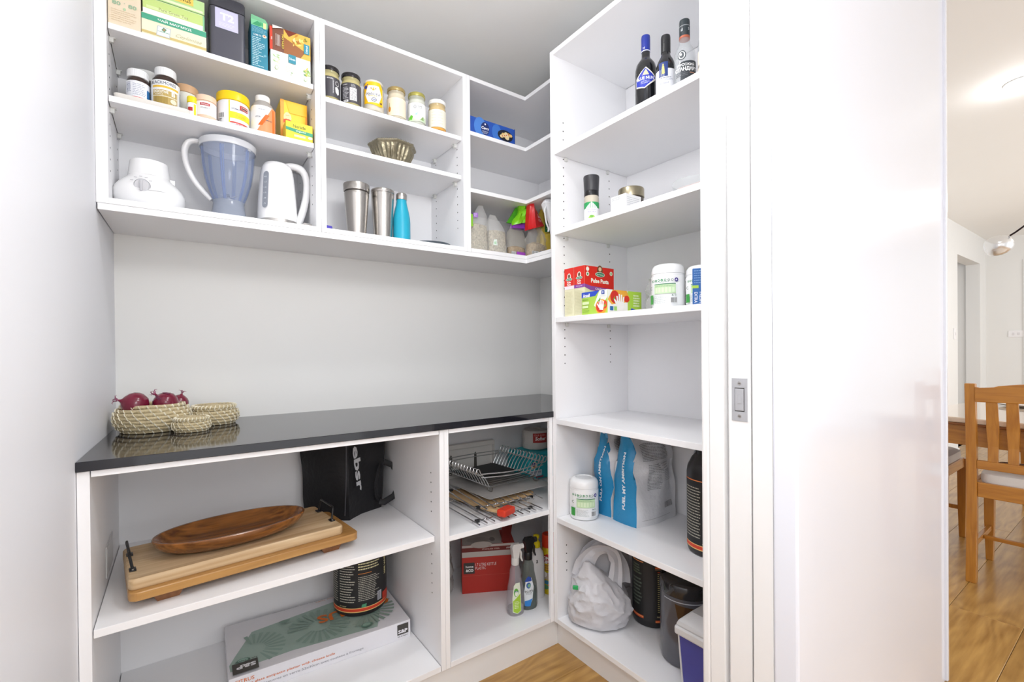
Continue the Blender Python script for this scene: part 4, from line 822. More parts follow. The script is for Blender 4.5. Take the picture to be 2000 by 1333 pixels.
t = thing('glass_dish', 'clear glass dish holding pink sachets at the right of the second shelf', 'dish', (1.40, -1.135, ZZ), 0)
MB().lathe([(.04, 0), (.044, .002), (.062, .020), (.066, .036), (.0645, .036), (.060, .021), (.042, .005), (0, .004)], seg=40).obj('glass', mat('#d5dadb', .05, alpha=.25), t)
MB().bbox(-.03, .03, -.035, .04, .006, .026, .004).obj('sachet', mat('#e8c9c0', .5), t)

# third tower shelf
ZZ = 1.253
def pasta(y0, y1, lab, full):
    t = thing('pasta_box', lab, 'box', (1.352, y1, ZZ), 0, 'red pasta boxes'); w = y1-y0; D_ = .152; H = .182
    MB().bbox(0, D_, -w, 0, 0, H, .0012).obj('carton', mat('#e8e4c2', .45), t)
    p = Print(lambda u, v, h: (-h, -u, v)); p.rect(0, .116, w, H, '#dc2a1e'); p.rect(0, .104, w, .116, '#8e4aa6' if full else '#efe3ec'); p.ell(w*.5, .150, .010, .013, '#f3e9df'); p.ell(w*.5, .152, .006, .008, '#6b4a34'); p.ell(w*.5, .140, .017, .006, '#eef4ee'); p.ell(w*.5, .140, .0155, .0048, '#2d7f5a'); p.text('San Remo', w*.5, .140, .0035, '#eef6ee', w=.024); p.text('Pulse', w*.5, .129, .007, '#f8eee8', w=.020, bold=.04); p.text('Pasta', w*.5, .121, .007, '#f8eee8', w=.020, bold=.04)
    if full: p.text('Chickpeas', w*.5, .110, .005, '#efe3f4', w=.032)
    p.lines(.005, .01, w-.005, .096, 16, '#d6d2ac', .3); p.done(t)
    p = Print(lambda u, v, h: (u, -w-h, v)); p.rect(0, .104, D_, H, '#dc2a1e'); p.conv([(0, .104), (0, .116), (.03, .110), (D_, .104), (D_, .088), (.03, .094)], '#8e4aa6', n=12); p.text('Pulse Pasta', .078, .130, .016, '#fbf3ee', w=.092, bold=.04); p.text('Chickpeas', .082, .100, .010, '#efe3f4', w=.058, bold=.02)
    p.ell(.078, .168, .015, .020, '#7a4b2c'); p.ell(.078, .174, .008, .008, '#e9c9a8'); p.ell(.078, .154, .025, .009, '#eef4ee'); p.ell(.078, .154, .023, .0075, '#2d7f5a'); p.text('San Remo', .078, .154, .006, '#eef6ee', w=.036); p.ell(.014, .170, .008, .008, '#f4efe6'); p.ell(.014, .152, .008, .008, '#e8efe2'); p.ell(.014, .152, .004, .004, '#3b8a52'); p.ell(.136, .162, .008, .008, '#d9e6cf'); p.ell(.136, .162, .004, .004, '#8cb86c')
    p.rect(.028, .0, .150, .086, '#3b2418')
    for i in range(40): p.conv([(a := .032+random.random()*.11, b := .004+random.random()*.076), (a+.012, b+.004), (a+.012, b+.008), (a, b+.004)], random.choice(('#d89a34', '#b5651e', '#e8b95a')), n=3)
    p.done(t); return t
pasta(-.667, -.6155, 'red-topped pasta box nearest the tall unit side wall', False)
pasta(-.722, -.6685, 'red-topped pasta box whose wide lettered side shows, right of its twin', True)
t = thing('glove_box', 'green and blue carton of disposable gloves in front of the pasta boxes', 'box', (1.332, -.728, ZZ), 0)
GW, GD, GH = .122, .172, .080
MB().bbox(0, GD, -GW, 0, 0, GH, .0012).obj('carton', mat('#b5da54', .45), t)
def hand(p, cu, cv, s, col='#f3f1ee', up=1):
    p.conv([(cu-.008*s, cv-.014*s), (cu+.007*s, cv-.016*s), (cu+.010*s, cv), (cu-.009*s, cv+.002*s)], col)
    for k, (dx, L_) in enumerate(((-.0075, .012), (-.0025, .016), (.0025, .015), (.0075, .011))):
        x = cu+dx*s; y = cv-.001*s; p.conv([(x-.0021*s, y), (x+.0021*s, y), (x+.0019*s+dx*.25*s, y+up*L_*s), (x-.0019*s+dx*.25*s, y+up*L_*s)], col, n=3)
    p.conv([(cu-.009*s, cv-.010*s), (cu-.006*s, cv-.004*s), (cu-.016*s, cv+.006*s), (cu-.018*s, cv+.003*s)], col, n=4)
p = Print(lambda u, v, h: (-h, -u, v)); p.conv([(0, .060), (.066, .063), (.086, GH), (0, GH)], '#2f4fc4'); p.conv([(.060, .030), (.086, GH), (GW, GH), (GW, .055), (.085, .012)], '#f1f1ea'); p.ell(.094, .024, .040 if 0 else .027, .026, '#f0a632'); p.ell(.090, .024, .020, .019, '#d8392a'); p.ell(.112, .030, .009, .014, '#e24a2c'); p.conv([(.104, .020), (.116, .026), (.112, .034)], '#7dbb3c'); p.conv([(.075, .040), (.090, .056), (.092, .046)], '#6fae3e'); p.text('Ansell', .024, .068, .012, '#f3f5fc', w=.034, bold=.04); p.rect(.008, .0615, .040, .0625, '#dfe6fa')
p.rect(.096, .066, .110, .078, '#2a49a8'); p.text('20', .103, .072, .006, '#eef2fc', w=.008); p.rect(.088, .060, .116, .064, '#e8ecec'); hand(p, .096, .030, 1.15, up=1)
p.rect(.006, .036, .038, .046, '#dff0b8'); p.rect(.006, .024, .034, .032, '#dff0b8'); p.lines(.006, .008, .05, .018, 2, '#7fae4e', .3); p.lines(.006, .050, .04, .056, 1, '#7fae4e', .5); p.done(t)
p = Print(lambda u, v, h: (u, -GW-h, v)); p.rect(0, 0, .10, GH, '#f1f1ea'); p.conv([(0, .046), (.025, GH), (.095, GH), (.115, .050), (.09, .04), (.02, .03)], '#f0b040', n=12); p.ell(.035, .056, .022, .022, '#cf2f26'); p.ell(.095, .052, .014, .012, '#d8392a'); p.conv([(.026, .048), (.036, .060), (.034, .042)], '#6fae3e'); p.conv([(.12, .010), (GD, .010), (GD, GH), (.105, GH)], '#b0d94a'); p.conv([(.110, .0), (GD, .0), (GD, .010), (.118, .022)], '#2f4fc4'); hand(p, .062, .040, 1.8, up=1)
p.rect(.010, .010, .026, .024, '#2a6aa8'); p.rect(.030, .010, .044, .024, '#9fd06a'); p.lines(.128, .026, .168, .070, 5, '#e6f5c4', .6); p.text('llesnA', .145, .006, .007, '#f3f5fc', w=.03, flipud=True); p.done(t)
t = pouch('plastic_bag', 'crumpled clear plastic bag of grey wraps behind the glove box', 1.57, -.925, ZZ, .095, .060, .160, '#d9dad8', None, .5, topw=.45, seed=44, alpha=.36, wr=.26)
mb = MB()
for i in range(9): mb.tube([(-.05+.012*i, -.05+.004*sin(i), .01), (-.03+.012*i, -.055, .035+.01*sin(i*2)), (-.01+.012*i, -.045, .06+.012*sin(i)), (.0+.010*i, -.02, .075)], .0045, seg=6)
mb.loft([SE(z, a, b_, 2.4, 24, amp=.2, sd=4) for z, a, b_ in ((.004, .07, .05), (.03, .072, .05), (.06, .05, .035), (.08, .02, .012))]); mb.obj('contents', mat('#9a9a9c', .5, noise_amt=.2), t)
WT = mat('#eff0f1', .22, noise_amt=.01, name='tub_plastic', coat=.2)
def wtub(x, y, z, lab, s=1, turn=0, ylab=True):
    t = thing('supplement_tub', lab, 'tub', (x, y, z), face(x, y, turn), 'white tubs with green printed labels')
    r = .0535*s; H = .150*s
    MB().lathe([(r*.82, 0), (r*.95, .003*s), (r, .010*s), (r*1.0, .112*s), (r*.985, .117*s)], seg=48).obj('body', WT, t)
    MB().lathe([(r*.985, .1172*s), (r*1.01, .118*s), (r*1.005, .126*s), (r*.97, .138*s), (r*.86, .147*s), (r*.66, .151*s), (r*.60, .1505*s), (r*.57, .148*s), (0, .148*s)], seg=48).obj('lid', WT, t)
    p = Print(around(r+.0002), True); p.rect(-.078*s, .014*s, .078*s, .110*s, '#f3f4f5')
    for i in range(8):
        c = -.050*s+.0108*s*i; p.ring(c, .094*s, .0038*s, .0042*s, '#2f8a52' if i < 6 else '#8a9a90', '#f3f4f5', .55 if i % 2 else .3)
    p.ell(.0385*s, .094*s, .0062*s, .0068*s, '#473a86'); p.conv([(.035*s, .092*s), (.0415*s, .092*s), (.0385*s, .098*s)], '#e9e7f4'); p.lines(-.03*s, .0865*s, .03*s, .089*s, 1, '#9fb5a8', .5)
    p.rect(-.033*s, .080*s, .036*s, .0825*s, '#2f7d4c'); p.rect(-.033*s, .050*s, .036*s, .0795*s, '#c5e0b4')
    for i in range(6): p.rect((-.028+.0105*i)*s, .054*s, (-.0205+.0105*i)*s, .070*s, '#d9ecc8')
    p.lines(-.030*s, .072*s, .034*s, .078*s, 2, '#8fb585', .3); p.lines(-.033*s, .018*s, .012*s, .044*s, 8, '#bcc2c0', .4); p.bars(.021*s, .020*s, .038*s, .036*s); p.conv([(.023*s, .042*s), (.029*s, .042*s), (.026*s, .047*s)], '#5b7a68'); p.ell(.034*s, .044*s, .003*s, .003*s, '#c3cfc8')
    if ylab: p.rect(-.056*s, .018*s, -.038*s, .048*s, '#3f9c46'); p.text('C', -.047*s, .07*s, .010*s, '#3c5a48')
    p.done(t); return t
wtub(1.412, -1.030, ZZ, 'large white supplement tub beside the crumpled clear bag', .93, rad(-14))
wtub(1.44, -1.128, ZZ, 'white tub behind the first, on the third shelf of the tall unit', .83, rad(-4))
t = thing('blue_packet', 'small blue packet standing at the right end of the third shelf', 'packet', (1.353, -1.168, ZZ), face(1.353, -1.168))
MB().bbox(-.012, .03, -.003, .012, 0, .104, .002).obj('packet_body', mat('#2f67ac', .4), t)
p = Print(front(-.003)); p.rect(-.012, .048, .004, .056, '#a8cf4a'); p.text('EXTRA', -.003, .022, .008, '#eef4fb', w=.030, rot=-pi/2); p.text('FRESH', .010, .022, .008, '#e8eef8', w=.030, rot=-pi/2); p.lines(-.008, .06, .02, .10, 6, '#7fa8d8', .3); p.done(t)

# fifth tower shelf
ZZ = .501
wtub(1.405, -.656, ZZ, 'white supplement tub beside the blue and white bags', 1.0, rad(6))
BLUEF = mat('#2f92c6', .25, noise_amt=.12, nscale=12, bump=.4, bscale=30, name='blue_foil')
WHITEF = mat('#e4e5e9', .3, noise_amt=.05, nscale=14, bump=.6, bscale=26, name='white_foil')
def amb(x, y, lab, W_, D_, H, seed, lean=0, rot=0):
    """gusseted bag: blue gusset faces the doorway (-x), white panel faces -y"""
    t = thing('protein_bag', lab, 'bag', (x, y, ZZ), rot, 'blue and white powder bags'); n = 14; seg = 12
    def ring(q, k):
        z = H*q; sq = 1-.06*q-.55*max(0, q-.72)**1.2; dd = D_*(1-.10*q) if q < .5 else D_*(.95-.75*(q-.5)**1.3*2); sx = lean*q*q
        x0, x1, y0, y1 = 0+.012*q+sx, W_*sq+sx, -D_/2-dd/2, -D_/2+dd/2
        def nz(a, b, s_): return noise.noise(Vector((a*12+seed, b*12, z*13+s_)))*.026*(.12+q)+ (1-min(1, abs(noise.noise(Vector((a*8+seed, b*8+3, z*9+s_))))*3))**2*.012*(.1+q)
        P = []
        for i in range(seg): f = i/seg; P.append((x0+nz(x0, f*.1, 1)-.010*sin(pi*f)*(.5+q)+.014*max(0, q-.5)*(1-abs(2*f-1))*2, y1+(y0-y1)*f, z))
        for i in range(seg*2): f = i/(seg*2); P.append((x0+(x1-x0)*f, y0+nz(f*.2, y0, 2)*1.6-.012*sin(pi*f)*(1-q*.6), z+.0))
        for i in range(seg): f = i/seg; P.append((x1+nz(x1, f*.1, 3), y0+(y1-y0)*f, z))
        for i in range(seg*2): f = i/(seg*2); P.append((x1+(x0-x1)*f, y1+nz(f*.2, y1, 4), z))
        return P
    R = [ring(i/n, i) for i in range(n+1)]; m = len(R[0])
    mb = MB(); V = [p for r in R for p in r]; 
    FB = []; FW = []
    for i in range(n):
        for j in range(m):
            k = (j+1) % m; (FB if j < seg else FW).append((i*m+j, i*m+k, (i+1)*m+k, (i+1)*m+j))
    FW.append(tuple(range(m-1, -1, -1))); FW.append(tuple(n*m+i for i in range(m)))
    a = MB().add(V, FW, WHITEF, True).obj('white_film', parent=t, normals=False); b_ = MB().add(V, FB, BLUEF, True).obj('blue_gusset', parent=t, normals=False)
    return t, R, seg, m
for (x, y, W_, D_, H, sd, lab, txt) in ((1.477, -.628, .20, .098, .318, 3, 'blue and white powder bag nearest the white tub, further back', 'FULL ON AMBITION'), (1.468, -.742, .225, .112, .335, 8, 'larger blue and white powder bag with grey nutrition print', 'FUEL MY AMBITION')):
    t, R, seg, m = amb(x, y, lab, W_, D_, H, sd)
    def gmap(u, v, h, D_=D_, H=H, R=R, seg=seg):      # u = toward -y along the gusset, v = height
        q = max(0, min(.999, v/H)); i = int(q*14); f = q*14-i; s_ = max(0, min(.999, u/D_))*seg; j = int(s_); g = s_-j
        A = Vector(R[i][j]).lerp(Vector(R[i][j+1]), g); B_ = Vector(R[i+1][j]).lerp(Vector(R[i+1][j+1]), g); P_ = A.lerp(B_, f); return (P_.x-.0015-h*2, P_.y, P_.z)
    p = Print(gmap); p.text(txt, D_*.50, .155, .0135, '#e9f2f8', w=.205, bold=.04, rot=pi/2); p.done(t, 'lettering')
    def wmap(u, v, h, W_=W_, H=H, R=R, seg=seg):
        q = max(0, min(.999, v/H)); i = int(q*14); f = q*14-i; s_ = max(0, min(.999, u/W_))*seg*2; j = int(s_); g = s_-j; j += seg
        A = Vector(R[i][j]).lerp(Vector(R[i][j+1]), g); B_ = Vector(R[i+1][j]).lerp(Vector(R[i+1][j+1]), g); P_ = A.lerp(B_, f); return (P_.x, P_.y-.002-h*3, P_.z)
    p = Print(wmap); p.lines(.040, .225, .19, .285, 12, '#8d8f94', .45, jag=.1); p.lines(.060, .120, .125, .215, 17, '#9a9ca0', .45, jag=.2); p.lines(.130, .150, .195, .215, 10, '#b3b4b8', .4); p.lines(.02, .020, .2, .026, 1, '#b9babd', .4); p.bars(.14, .05, .19, .07, '#8f8f92', '#dcdce0'); p.done(t)
    tp = MB(); z = H; 
    tp.loft([[(.03, -D_*.5+.02*k, z-.02), (W_*.72, -D_*.5+.02*k, z-.02)][::k]+[(W_*.72, -D_*.5-.02*k, z-.02), (.03, -D_*.5-.02*k, z-.02)] if 0 else [(.02+.01*q, -D_*.5-.022+.015*q, z-.012+.03*q), (W_*.80, -D_*.5-.02+.015*q, z-.012+.028*q), (W_*.80, -D_*.5+.012, z-.012+.028*q), (.02+.01*q, -D_*.5+.012, z-.012+.03*q)] for k in (1,) for q in (0, .6)], WHITEF); tp.obj('rolled_top', parent=t)
BT = mat('#2b2a2c', .28, noise_amt=.04, name='charcoal_tub_plastic')
def btub(x, y, z, lab, r, H, turn=0, neck=True, style=0, lidh=.03):
    t = thing('protein_tub', lab, 'tub', (x, y, z), face(x, y, turn), 'large charcoal powder tubs')
    sh = .74*H
    MB().lathe([(r*.85, 0), (r*.96, .004), (r, .014), (r, sh), (r*.96, sh+.06*H), (r*.80, sh+.14*H), (r*.62, sh+.19*H), (r*.60, H-lidh)], seg=52).obj('body', BT, t)
    mb = MB(); mb.lathe([(r*.62, H-lidh), (r*.66, H-lidh+.001), (r*.66, H-.003), (r*.6, H)], seg=44); mb.obj('lid', BLACK, t)
    p = Print(around(r+.0003), True); a, b_ = .055*H*1.3, .70*H; W2 = r*1.9
    p.rect(-W2, a, W2, b_, '#242426')
    if style == 0:      # full wrap with orange rules
        p.rect(-W2, a, W2, a+.010, '#d8452a'); p.rect(-W2, a+.010, W2, a+.0125, '#eec27a'); p.rect(-W2, a-.003, W2, a, '#eec27a'); p.rect(-W2, b_-.003, W2, b_, '#e8864a')
        p.lines(-r*1.8, a+.03, -r*1.0, b_-.02, 18, '#b9b6a8', .35, jag=.1); p.lines(-r*.9, a+.03, -r*.25, b_-.02, 16, '#c9c6b8', .35); p.lines(-r*.15, a+.035, r*.7, b_-.07, 14, '#b9b6aa', .35); p.rect(-r*.15, b_-.062, r*.35, b_-.060, '#e08a3e'); p.lines(-r*.15, b_-.05, r*.75, b_-.012, 4, '#dcd6a8', .45, jag=.2)
        p.bars(r*.60, a+.022, r*.78, a+.052, '#3a3c48', '#dfe3ec'); p.text('NET WEIGHT', -r*.75, a+.019, .004, '#d9d4a2', w=.028); p.conv([(-.004, a+.015), (.012, a+.013), (.014, a+.026), (-.002, a+.024)], '#4f9a72'); p.text('100% WHEY', r*1.02, b_-.055, .012, '#e9e2a8', w=.075, rot=pi/2, bold=.03); p.rect(r*.85, a+.0125, r*1.3, a+.04, '#c43a26')
    else:               # separate front and side panels
        p.rect(-W2, a, W2, b_, '#2b2a2c'); p.rect(-r*1.25, a+.01, -r*.50, b_-.0, '#1e1f1f'); p.rect(-r*1.25, b_-.003, -r*.50, b_, '#ee9a5a'); p.rect(-r*1.25, a+.008, -r*.50, a+.018, '#d8552a'); p.rect(-r*1.25, a+.013, -r*.50, a+.015, '#f0b878')
        p.lines(-r*1.2, b_-.05, -r*.55, b_-.012, 4, '#5e6a5a', .6); p.lines(-r*1.2, a+.05, -r*.55, b_-.06, 8, '#5f6a60', .45); p.rect(r*.10, b_-.018, r*.75, b_-.012, '#e8733a'); p.rect(r*.10, b_-.022, r*.75, b_-.0205, '#f0c08a'); p.rect(r*.18, a+.03, r*.62, b_-.024, '#1c1c1d'); p.lines(r*.22, a+.036, r*.6, b_-.034, 20, '#b5ab78', .45, jag=.1); p.lines(r*.22, b_-.033, r*.6, b_-.028, 1, '#cf5a34', .6); p.text('TRUE STRENGTH', r*.42, a+.022, .005, '#d9cfa8', w=.035); p.rect(r*.10, a+.001, r*.75, a+.010, '#e8602c'); p.rect(r*.10, a+.004, r*.75, a+.0055, '#f3c98a')
    p.done(t); return t
t = btub(1.515, -1.115, ZZ, 'charcoal powder tub with nutrition label at the right of the fifth shelf', .078, .330, rad(30), style=0)
t = pouch('plastic_bag', 'pale translucent bag pushed to the back behind the powder bag', 1.66, -.985, ZZ, .035, .05, .31, '#c3c9d2', None, .5, topw=.8, seed=60, alpha=.9, wr=.2); t['label'] = 'pale grey translucent bag pushed behind the larger powder bag'

# tower floor
ZZ = .119
t = thing('carrier_bag', 'crumpled white carrier bag with open handles on the lowest shelf', 'bag', (1.435, -.700, ZZ), face(1.435, -.70, rad(0)))
CB = mat('#dddde2', .38, noise_amt=.05, nscale=8, alpha=.93, bump=.35, bscale=30, name='thin_white_plastic')
mb = MB(); rg = []
def crump(z, a, b_, cx, cy, seed, amp, n=2.3):
    out = []
    for i in range(72):
        th = 2*pi*i/72; c, s_ = cos(th), sin(th); x = a*math.copysign(abs(c)**(2/n), c); y = b_*math.copysign(abs(s_)**(2/n), s_)
        k = 1+amp*(noise.noise(Vector((x*13+seed, y*13, z*9)))+.7*abs(noise.noise(Vector((x*26, y*26+seed, z*17))))-.2)
        out.append((cx+x*k, cy+y*k, z+.004*noise.noise(Vector((x*20, y*20, seed+z*10)))))
    return out
KEY = ((.003, .088, .072, .0, 0), (.012, .108, .088, 0, 0), (.04, .116, .094, .002, 0), (.075, .117, .095, .004, 0), (.11, .106, .088, .0, 0), (.14, .086, .074, -.010, 0), (.165, .062, .052, -.020, -.005), (.185, .040, .034, -.030, -.01), (.205, .022, .016, -.038, -.012), (.222, .010, .006, -.042, -.014))
def ridge(v): return (1-min(1, abs(noise.noise(v))*2.6))**2
for i in range(46):
    z = .003+.219*i/45; k = max(j for j in range(len(KEY)-1) if KEY[j][0] <= z+1e-6); A_, B2 = KEY[k], KEY[k+1]; f = (z-A_[0])/(B2[0]-A_[0]); z, a, b_, cx, cy = [A_[j]+(B2[j]-A_[j])*f for j in range(5)]
    out = []
    for j in range(96):
        th = 2*pi*j/96; c, s_ = cos(th), sin(th); n_ = 2.2; x = a*math.copysign(abs(c)**(2/n_), c); y = b_*math.copysign(abs(s_)**(2/n_), s_)
        P_ = Vector((x, y, z)); d = .012*noise.noise(P_*11+Vector((5, 0, 0)))+.011*ridge(P_*13+Vector((9, 2, 1)))+.006*ridge(P_*29)-.006
        d *= min(1, z/.03+.25)*min(1, a/.05); q = 1+d/max(a, .02); out.append((cx+x*q, cy+y*q, z if i else .002))
    rg.append(out)
mb.loft(rg); mb.obj('bag_body', CB, t)
mb = MB(); 
def ribbon(path, wid, th=.0012):
    rr = []; path = smooth_path(path, 6); wid = smooth_path(wid, 6)
    for i, (c, d) in enumerate(zip(path, wid)):
        wv = Vector((noise.noise(Vector((i*.13, th, 0)))*.006, noise.noise(Vector((i*.13, 3, 0)))*.008, noise.noise(Vector((i*.15, 7, 0)))*.006)); c = Vector(c)+wv; d = Vector(d)*(1+.12*noise.noise(Vector((i*.12, 11, 0))))
        c = Vector(c); d = Vector(d); nrm = Vector((0, -1, 0)); 
        rr.append([c-d+nrm*th, c-d*.4+nrm*(th-.006), c+d*.3+nrm*(th+.004), c+d+nrm*th, c+d-nrm*th, c+d*.3-nrm*(th-.004), c-d*.4-nrm*(th+.006), c-d-nrm*th])
    return rr
mb.loft(ribbon([(-.072, .0, .150), (-.055, .005, .200), (-.015, .01, .250), (.020, .01, .262), (.052, .005, .245), (.064, 0, .200), (.060, -.02, .150), (.050, -.04, .118)], [(.030, 0, -.02), (.032, 0, -.014), (.022, 0, -.012), (.012, 0, -.016), (-.014, 0, -.020), (-.020, 0, .004), (-.026, 0, .010), (-.03, 0, .02)]))
mb.loft(ribbon([(-.060, .045, .150), (-.040, .050, .210), (.0, .050, .262), (.04, .050, .262), (.075, .045, .200), (.085, .03, .13)], [(.03, 0, -.01), (.03, 0, -.02), (.014, 0, -.02), (-.01, 0, -.02), (-.028, 0, -.01), (-.03, 0, .0)]))
mb.obj('handles', CB, t)
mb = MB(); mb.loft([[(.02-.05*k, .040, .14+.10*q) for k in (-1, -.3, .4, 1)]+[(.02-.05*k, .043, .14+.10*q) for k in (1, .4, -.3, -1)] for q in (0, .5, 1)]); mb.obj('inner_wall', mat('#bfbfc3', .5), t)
MB().bbox(-.094, -.074, -.060, -.052, .135, .150, .003).obj('green_print', mat('#2fae62', .4), t)
btub(1.600, -.812, ZZ, 'tall charcoal powder tub behind the white carrier bag', .070, .340, rad(4), style=1)
t = thing('coffee_canister', 'large glossy dark canister with brown window on the lowest shelf', 'canister', (1.515, -1.015, ZZ), face(1.515, -1.015))
r = .082; MB().lathe([(r*.90, 0), (r*.97, .004), (r, .02), (r, .215), (r*.985, .222)], seg=56).obj('body', mat('#55565e', .08, noise_amt=.05, coat=.5, name='smoky_plastic'), t)
MB().lathe([(r*.99, .223), (r*1.02, .226), (r*1.02, .252), (r*.98, .262), (r*.88, .268), (r*.70, .270), (0, .271)], seg=56).obj('lid', mat('#26262a', .08, noise_amt=.05, coat=.5), t)
p = Print(around(r+.0004), True); p.conv([(-.034, .205), (.075, .195), (.075, .028), (.052, .050), (.012, .075), (-.018, .13)], '#4c3521', n=22, rough=.15); p.rect(.020, .168, .040, .178, '#d9b48e'); p.rect(-.075, .211, .075, .214, '#b9c0cc'); p.done(t)
t = thing('cooler_box', 'blue picnic cooler with pale grey lid at the bottom right', 'cooler', (1.352, -1.095, ZZ), rad(0))
mb = MB(); mb.loft([[(x0, y0, z), (x1, y0, z), (x1, y1, z), (x0, y1, z)] for z, x0, x1, y0, y1 in ((0, .012, .20, -.150, -.012), (.175, .002, .225, -.160, -.002))], smooth=False); mb.obj('body', mat('#4d52a6', .35, noise_amt=.05), t, bevel=.006)
MB().bbox(-.006, .232, -.166, .006, .172, .198, .006).obj('rim', mat('#dfe0e2', .4), t)
mb = MB(); mb.loft([[(x0, y0, z), (x1, y0, z), (x1, y1, z), (x0, y1, z)] for z, x0, x1, y0, y1 in ((.198, -.004, .230, -.164, .004), (.212, .002, .226, -.160, -.002), (.240, .030, .200, -.140, -.028))], smooth=False); mb.obj('lid', mat('#d3d4d6', .4), t, bevel=.005)
mb = MB(); mb.tube([(.012, -.012, .01), (.004, -.004, .17)], .003, mat('#dfe0e2', .4)); mb.obj('corner_trim', parent=t)
# ------------------------------------------------------------------ on the worktop: baskets and onions
SEA = wood('seagrass', '#c2a877', '#a78b58', axis=2, scale=30, rough=.75)
SEA = mat('#dfcda4', .75, noise_amt=.22, nscale=160, bump=.5, bscale=220, name='seagrass')
STITCH = mat('#f6efd8', .7, noise_amt=.1, nscale=60, name='palm_stitch')
def basket_prof(R, H, n, belly=.10):
    out = []
    for i in range(n):
        q = (i+.5)/n; out.append((R*(1-.26*abs(2*q-1)**2.4-.02), H*q))
    return out
def basket(lab, x, y, R, H, n, lid=False, turns=26, sq=1.0):
    t = thing('seagrass_basket', lab, 'basket', (x, y, .9003), face(x, y), 'woven seagrass baskets on the worktop'); hh = H/n*.56; mb = MB(); st = MB()
    prof = basket_prof(R, H, n)
    def coil(r, z, rr, ph): return [(r*cos(2*pi*i/56), r*sin(2*pi*i/56), z+.0006*sin(2*pi*i/56*3+ph)) for i in range(56)]
    for k, (r, z) in enumerate(prof): mb.tube(coil(r, max(z, hh), hh, k), hh, seg=8, closed=True)
    mb.obj('coils', SEA, t)
    MB().lathe([(prof[0][0], hh*.4), (prof[0][0], hh*1.4)], seg=40).obj('basket_base', SEA, t)
    if not lid: MB().lathe([(prof[0][0]-hh, hh*2), (R-hh*1.2, H*.5), (prof[-1][0]-hh*.6, H*.96), (prof[-1][0]-hh*.8, H*.96), (R-hh*1.8, H*.5), (prof[0][0]-hh*2, hh*2.4)], seg=40, cap0=False, cap1=False).obj('inner_wall', SEA, t)
    for j in range(turns):
        for k in range(n):
            r, z = prof[k]; z = max(z, hh); a0 = 2*pi*(j-.36*k)/turns; da = -2*pi/turns*.24; P = []
            for s_ in range(6):
                f = s_/5; b = (f-.5)*pi*.5; a = a0+da*f; rr = r+hh*1.04*cos(b); P.append((rr*sin(a), -rr*cos(a), z+hh*1.1*sin(b)))
            st.tube(P, hh*.24, seg=5, flat=(2.1, 1))
    o = st.obj('stitching', STITCH, t); o['kind'] = 'stuff'
    if lid:
        rl = prof[-1][0]+hh*.5; l = MB(); ls = MB(); zz = H+hh*.5; m_ = max(3, int(rl/(hh*1.9)))
        l.tube(coil(rl, zz, hh, 0), hh*1.15, seg=8, closed=True)
        for k in range(1, m_): 
            rr = rl*(1-k/m_); l.tube([(rr*cos(2*pi*i/40), rr*sin(2*pi*i/40), zz+hh*.5*(k/m_)**.5+.001) for i in range(40)], hh*1.05, seg=6, closed=True)
        for j in range(turns+10):
            a0 = 2*pi*j/(turns+10); P = []
            for s_ in range(6):
                f = s_/5; b = (f-.5)*pi*1.1+.5; a = a0+.10*f; r2 = rl+hh*1.2*cos(b); P.append((r2*sin(a), -r2*cos(a), zz+hh*1.25*sin(b)))
            ls.tube(P, hh*.22, seg=5, flat=(1.7, 1))
        lo = l.obj('lid', SEA, t); s2 = ls.obj('lid_stitching', STITCH, lo); s2['kind'] = 'stuff'
    return t
basket('largest woven seagrass basket, open and holding red onions', .100, -.163, .092, .080, 8, turns=24)
basket('medium lidded seagrass basket behind the little one', .256, -.125, .068, .054, 6, lid=True, turns=22)
basket('smallest lidded seagrass basket in front of the other two', .193, -.258, .046, .036, 5, lid=True, turns=18)
ONI = mat('#8e1f3f', .22, noise_amt=.3, nscale=9, coat=.4, name='red_onion_skin')
ONP = mat('#a8577a', .45, noise_amt=.3, nscale=30, name='papery_onion_skin')
def onion(lab, x, y, z, R, tilt, head, peel=False, roots=True):
    t = thing('red_onion', lab, 'onion', (x, y, z), 0, 'red onions'); M = Matrix.Rotation(head, 4, 'Z') @ Matrix.Rotation(tilt, 4, 'Y')
    prof = [(.001, -R*.96), (R*.35, -R*.90), (R*.72, -R*.68), (R*.96, -R*.25), (R, .05*R), (R*.93, R*.38), (R*.72, R*.68), (R*.42, R*.90), (R*.20, R*1.0), (R*.10, R*1.10), (R*.07, R*1.22)]
    mb = MB(); seg = 40
    rings = [[(r*cos(2*pi*i/seg)*(1+.012*cos(6*2*pi*i/seg)), r*sin(2*pi*i/seg)*(1+.012*cos(6*2*pi*i/seg)), zz) for i in range(seg)] for r, zz in prof]
    mb.loft(rings, M=M); mb.obj('bulb', ONI, t)
    mb = MB()
    for k in range(5):
        a = 2*pi*k/5; mb.tube([(R*.08*cos(a), R*.08*sin(a), R*1.25), (R*.16*cos(a), R*.16*sin(a), R*1.42), (R*.34*cos(a+.5), R*.34*sin(a+.5), R*1.52), (R*.42*cos(a+1), R*.42*sin(a+1), R*1.45)], [R*.07, R*.04, R*.025, R*.01], seg=5, flat=(1.4, .5), M=M)
    mb.obj('dry_stalk', ONP, t)
    if peel:
        mb = MB()
        for k in range(7):
            a = .9*k; mb.loft([[((R*1.02)*sin(b)*cos(a+w_), (R*1.02)*sin(b)*sin(a+w_), R*1.02*cos(b)) for w_ in (0, .18, .30, .18)] for b in (.35, .7, 1.05, 1.35)], M=M, smooth=False)
        mb.obj('loose_skin', ONP, t)
    return t
onion('red onion with its dry stalk pointing left, in the large basket', .060, -.195, .984, .034, rad(-70), rad(8))
onion('middle red onion with peeling papery skin', .131, -.188, .981, .033, rad(48), rad(150), peel=True)
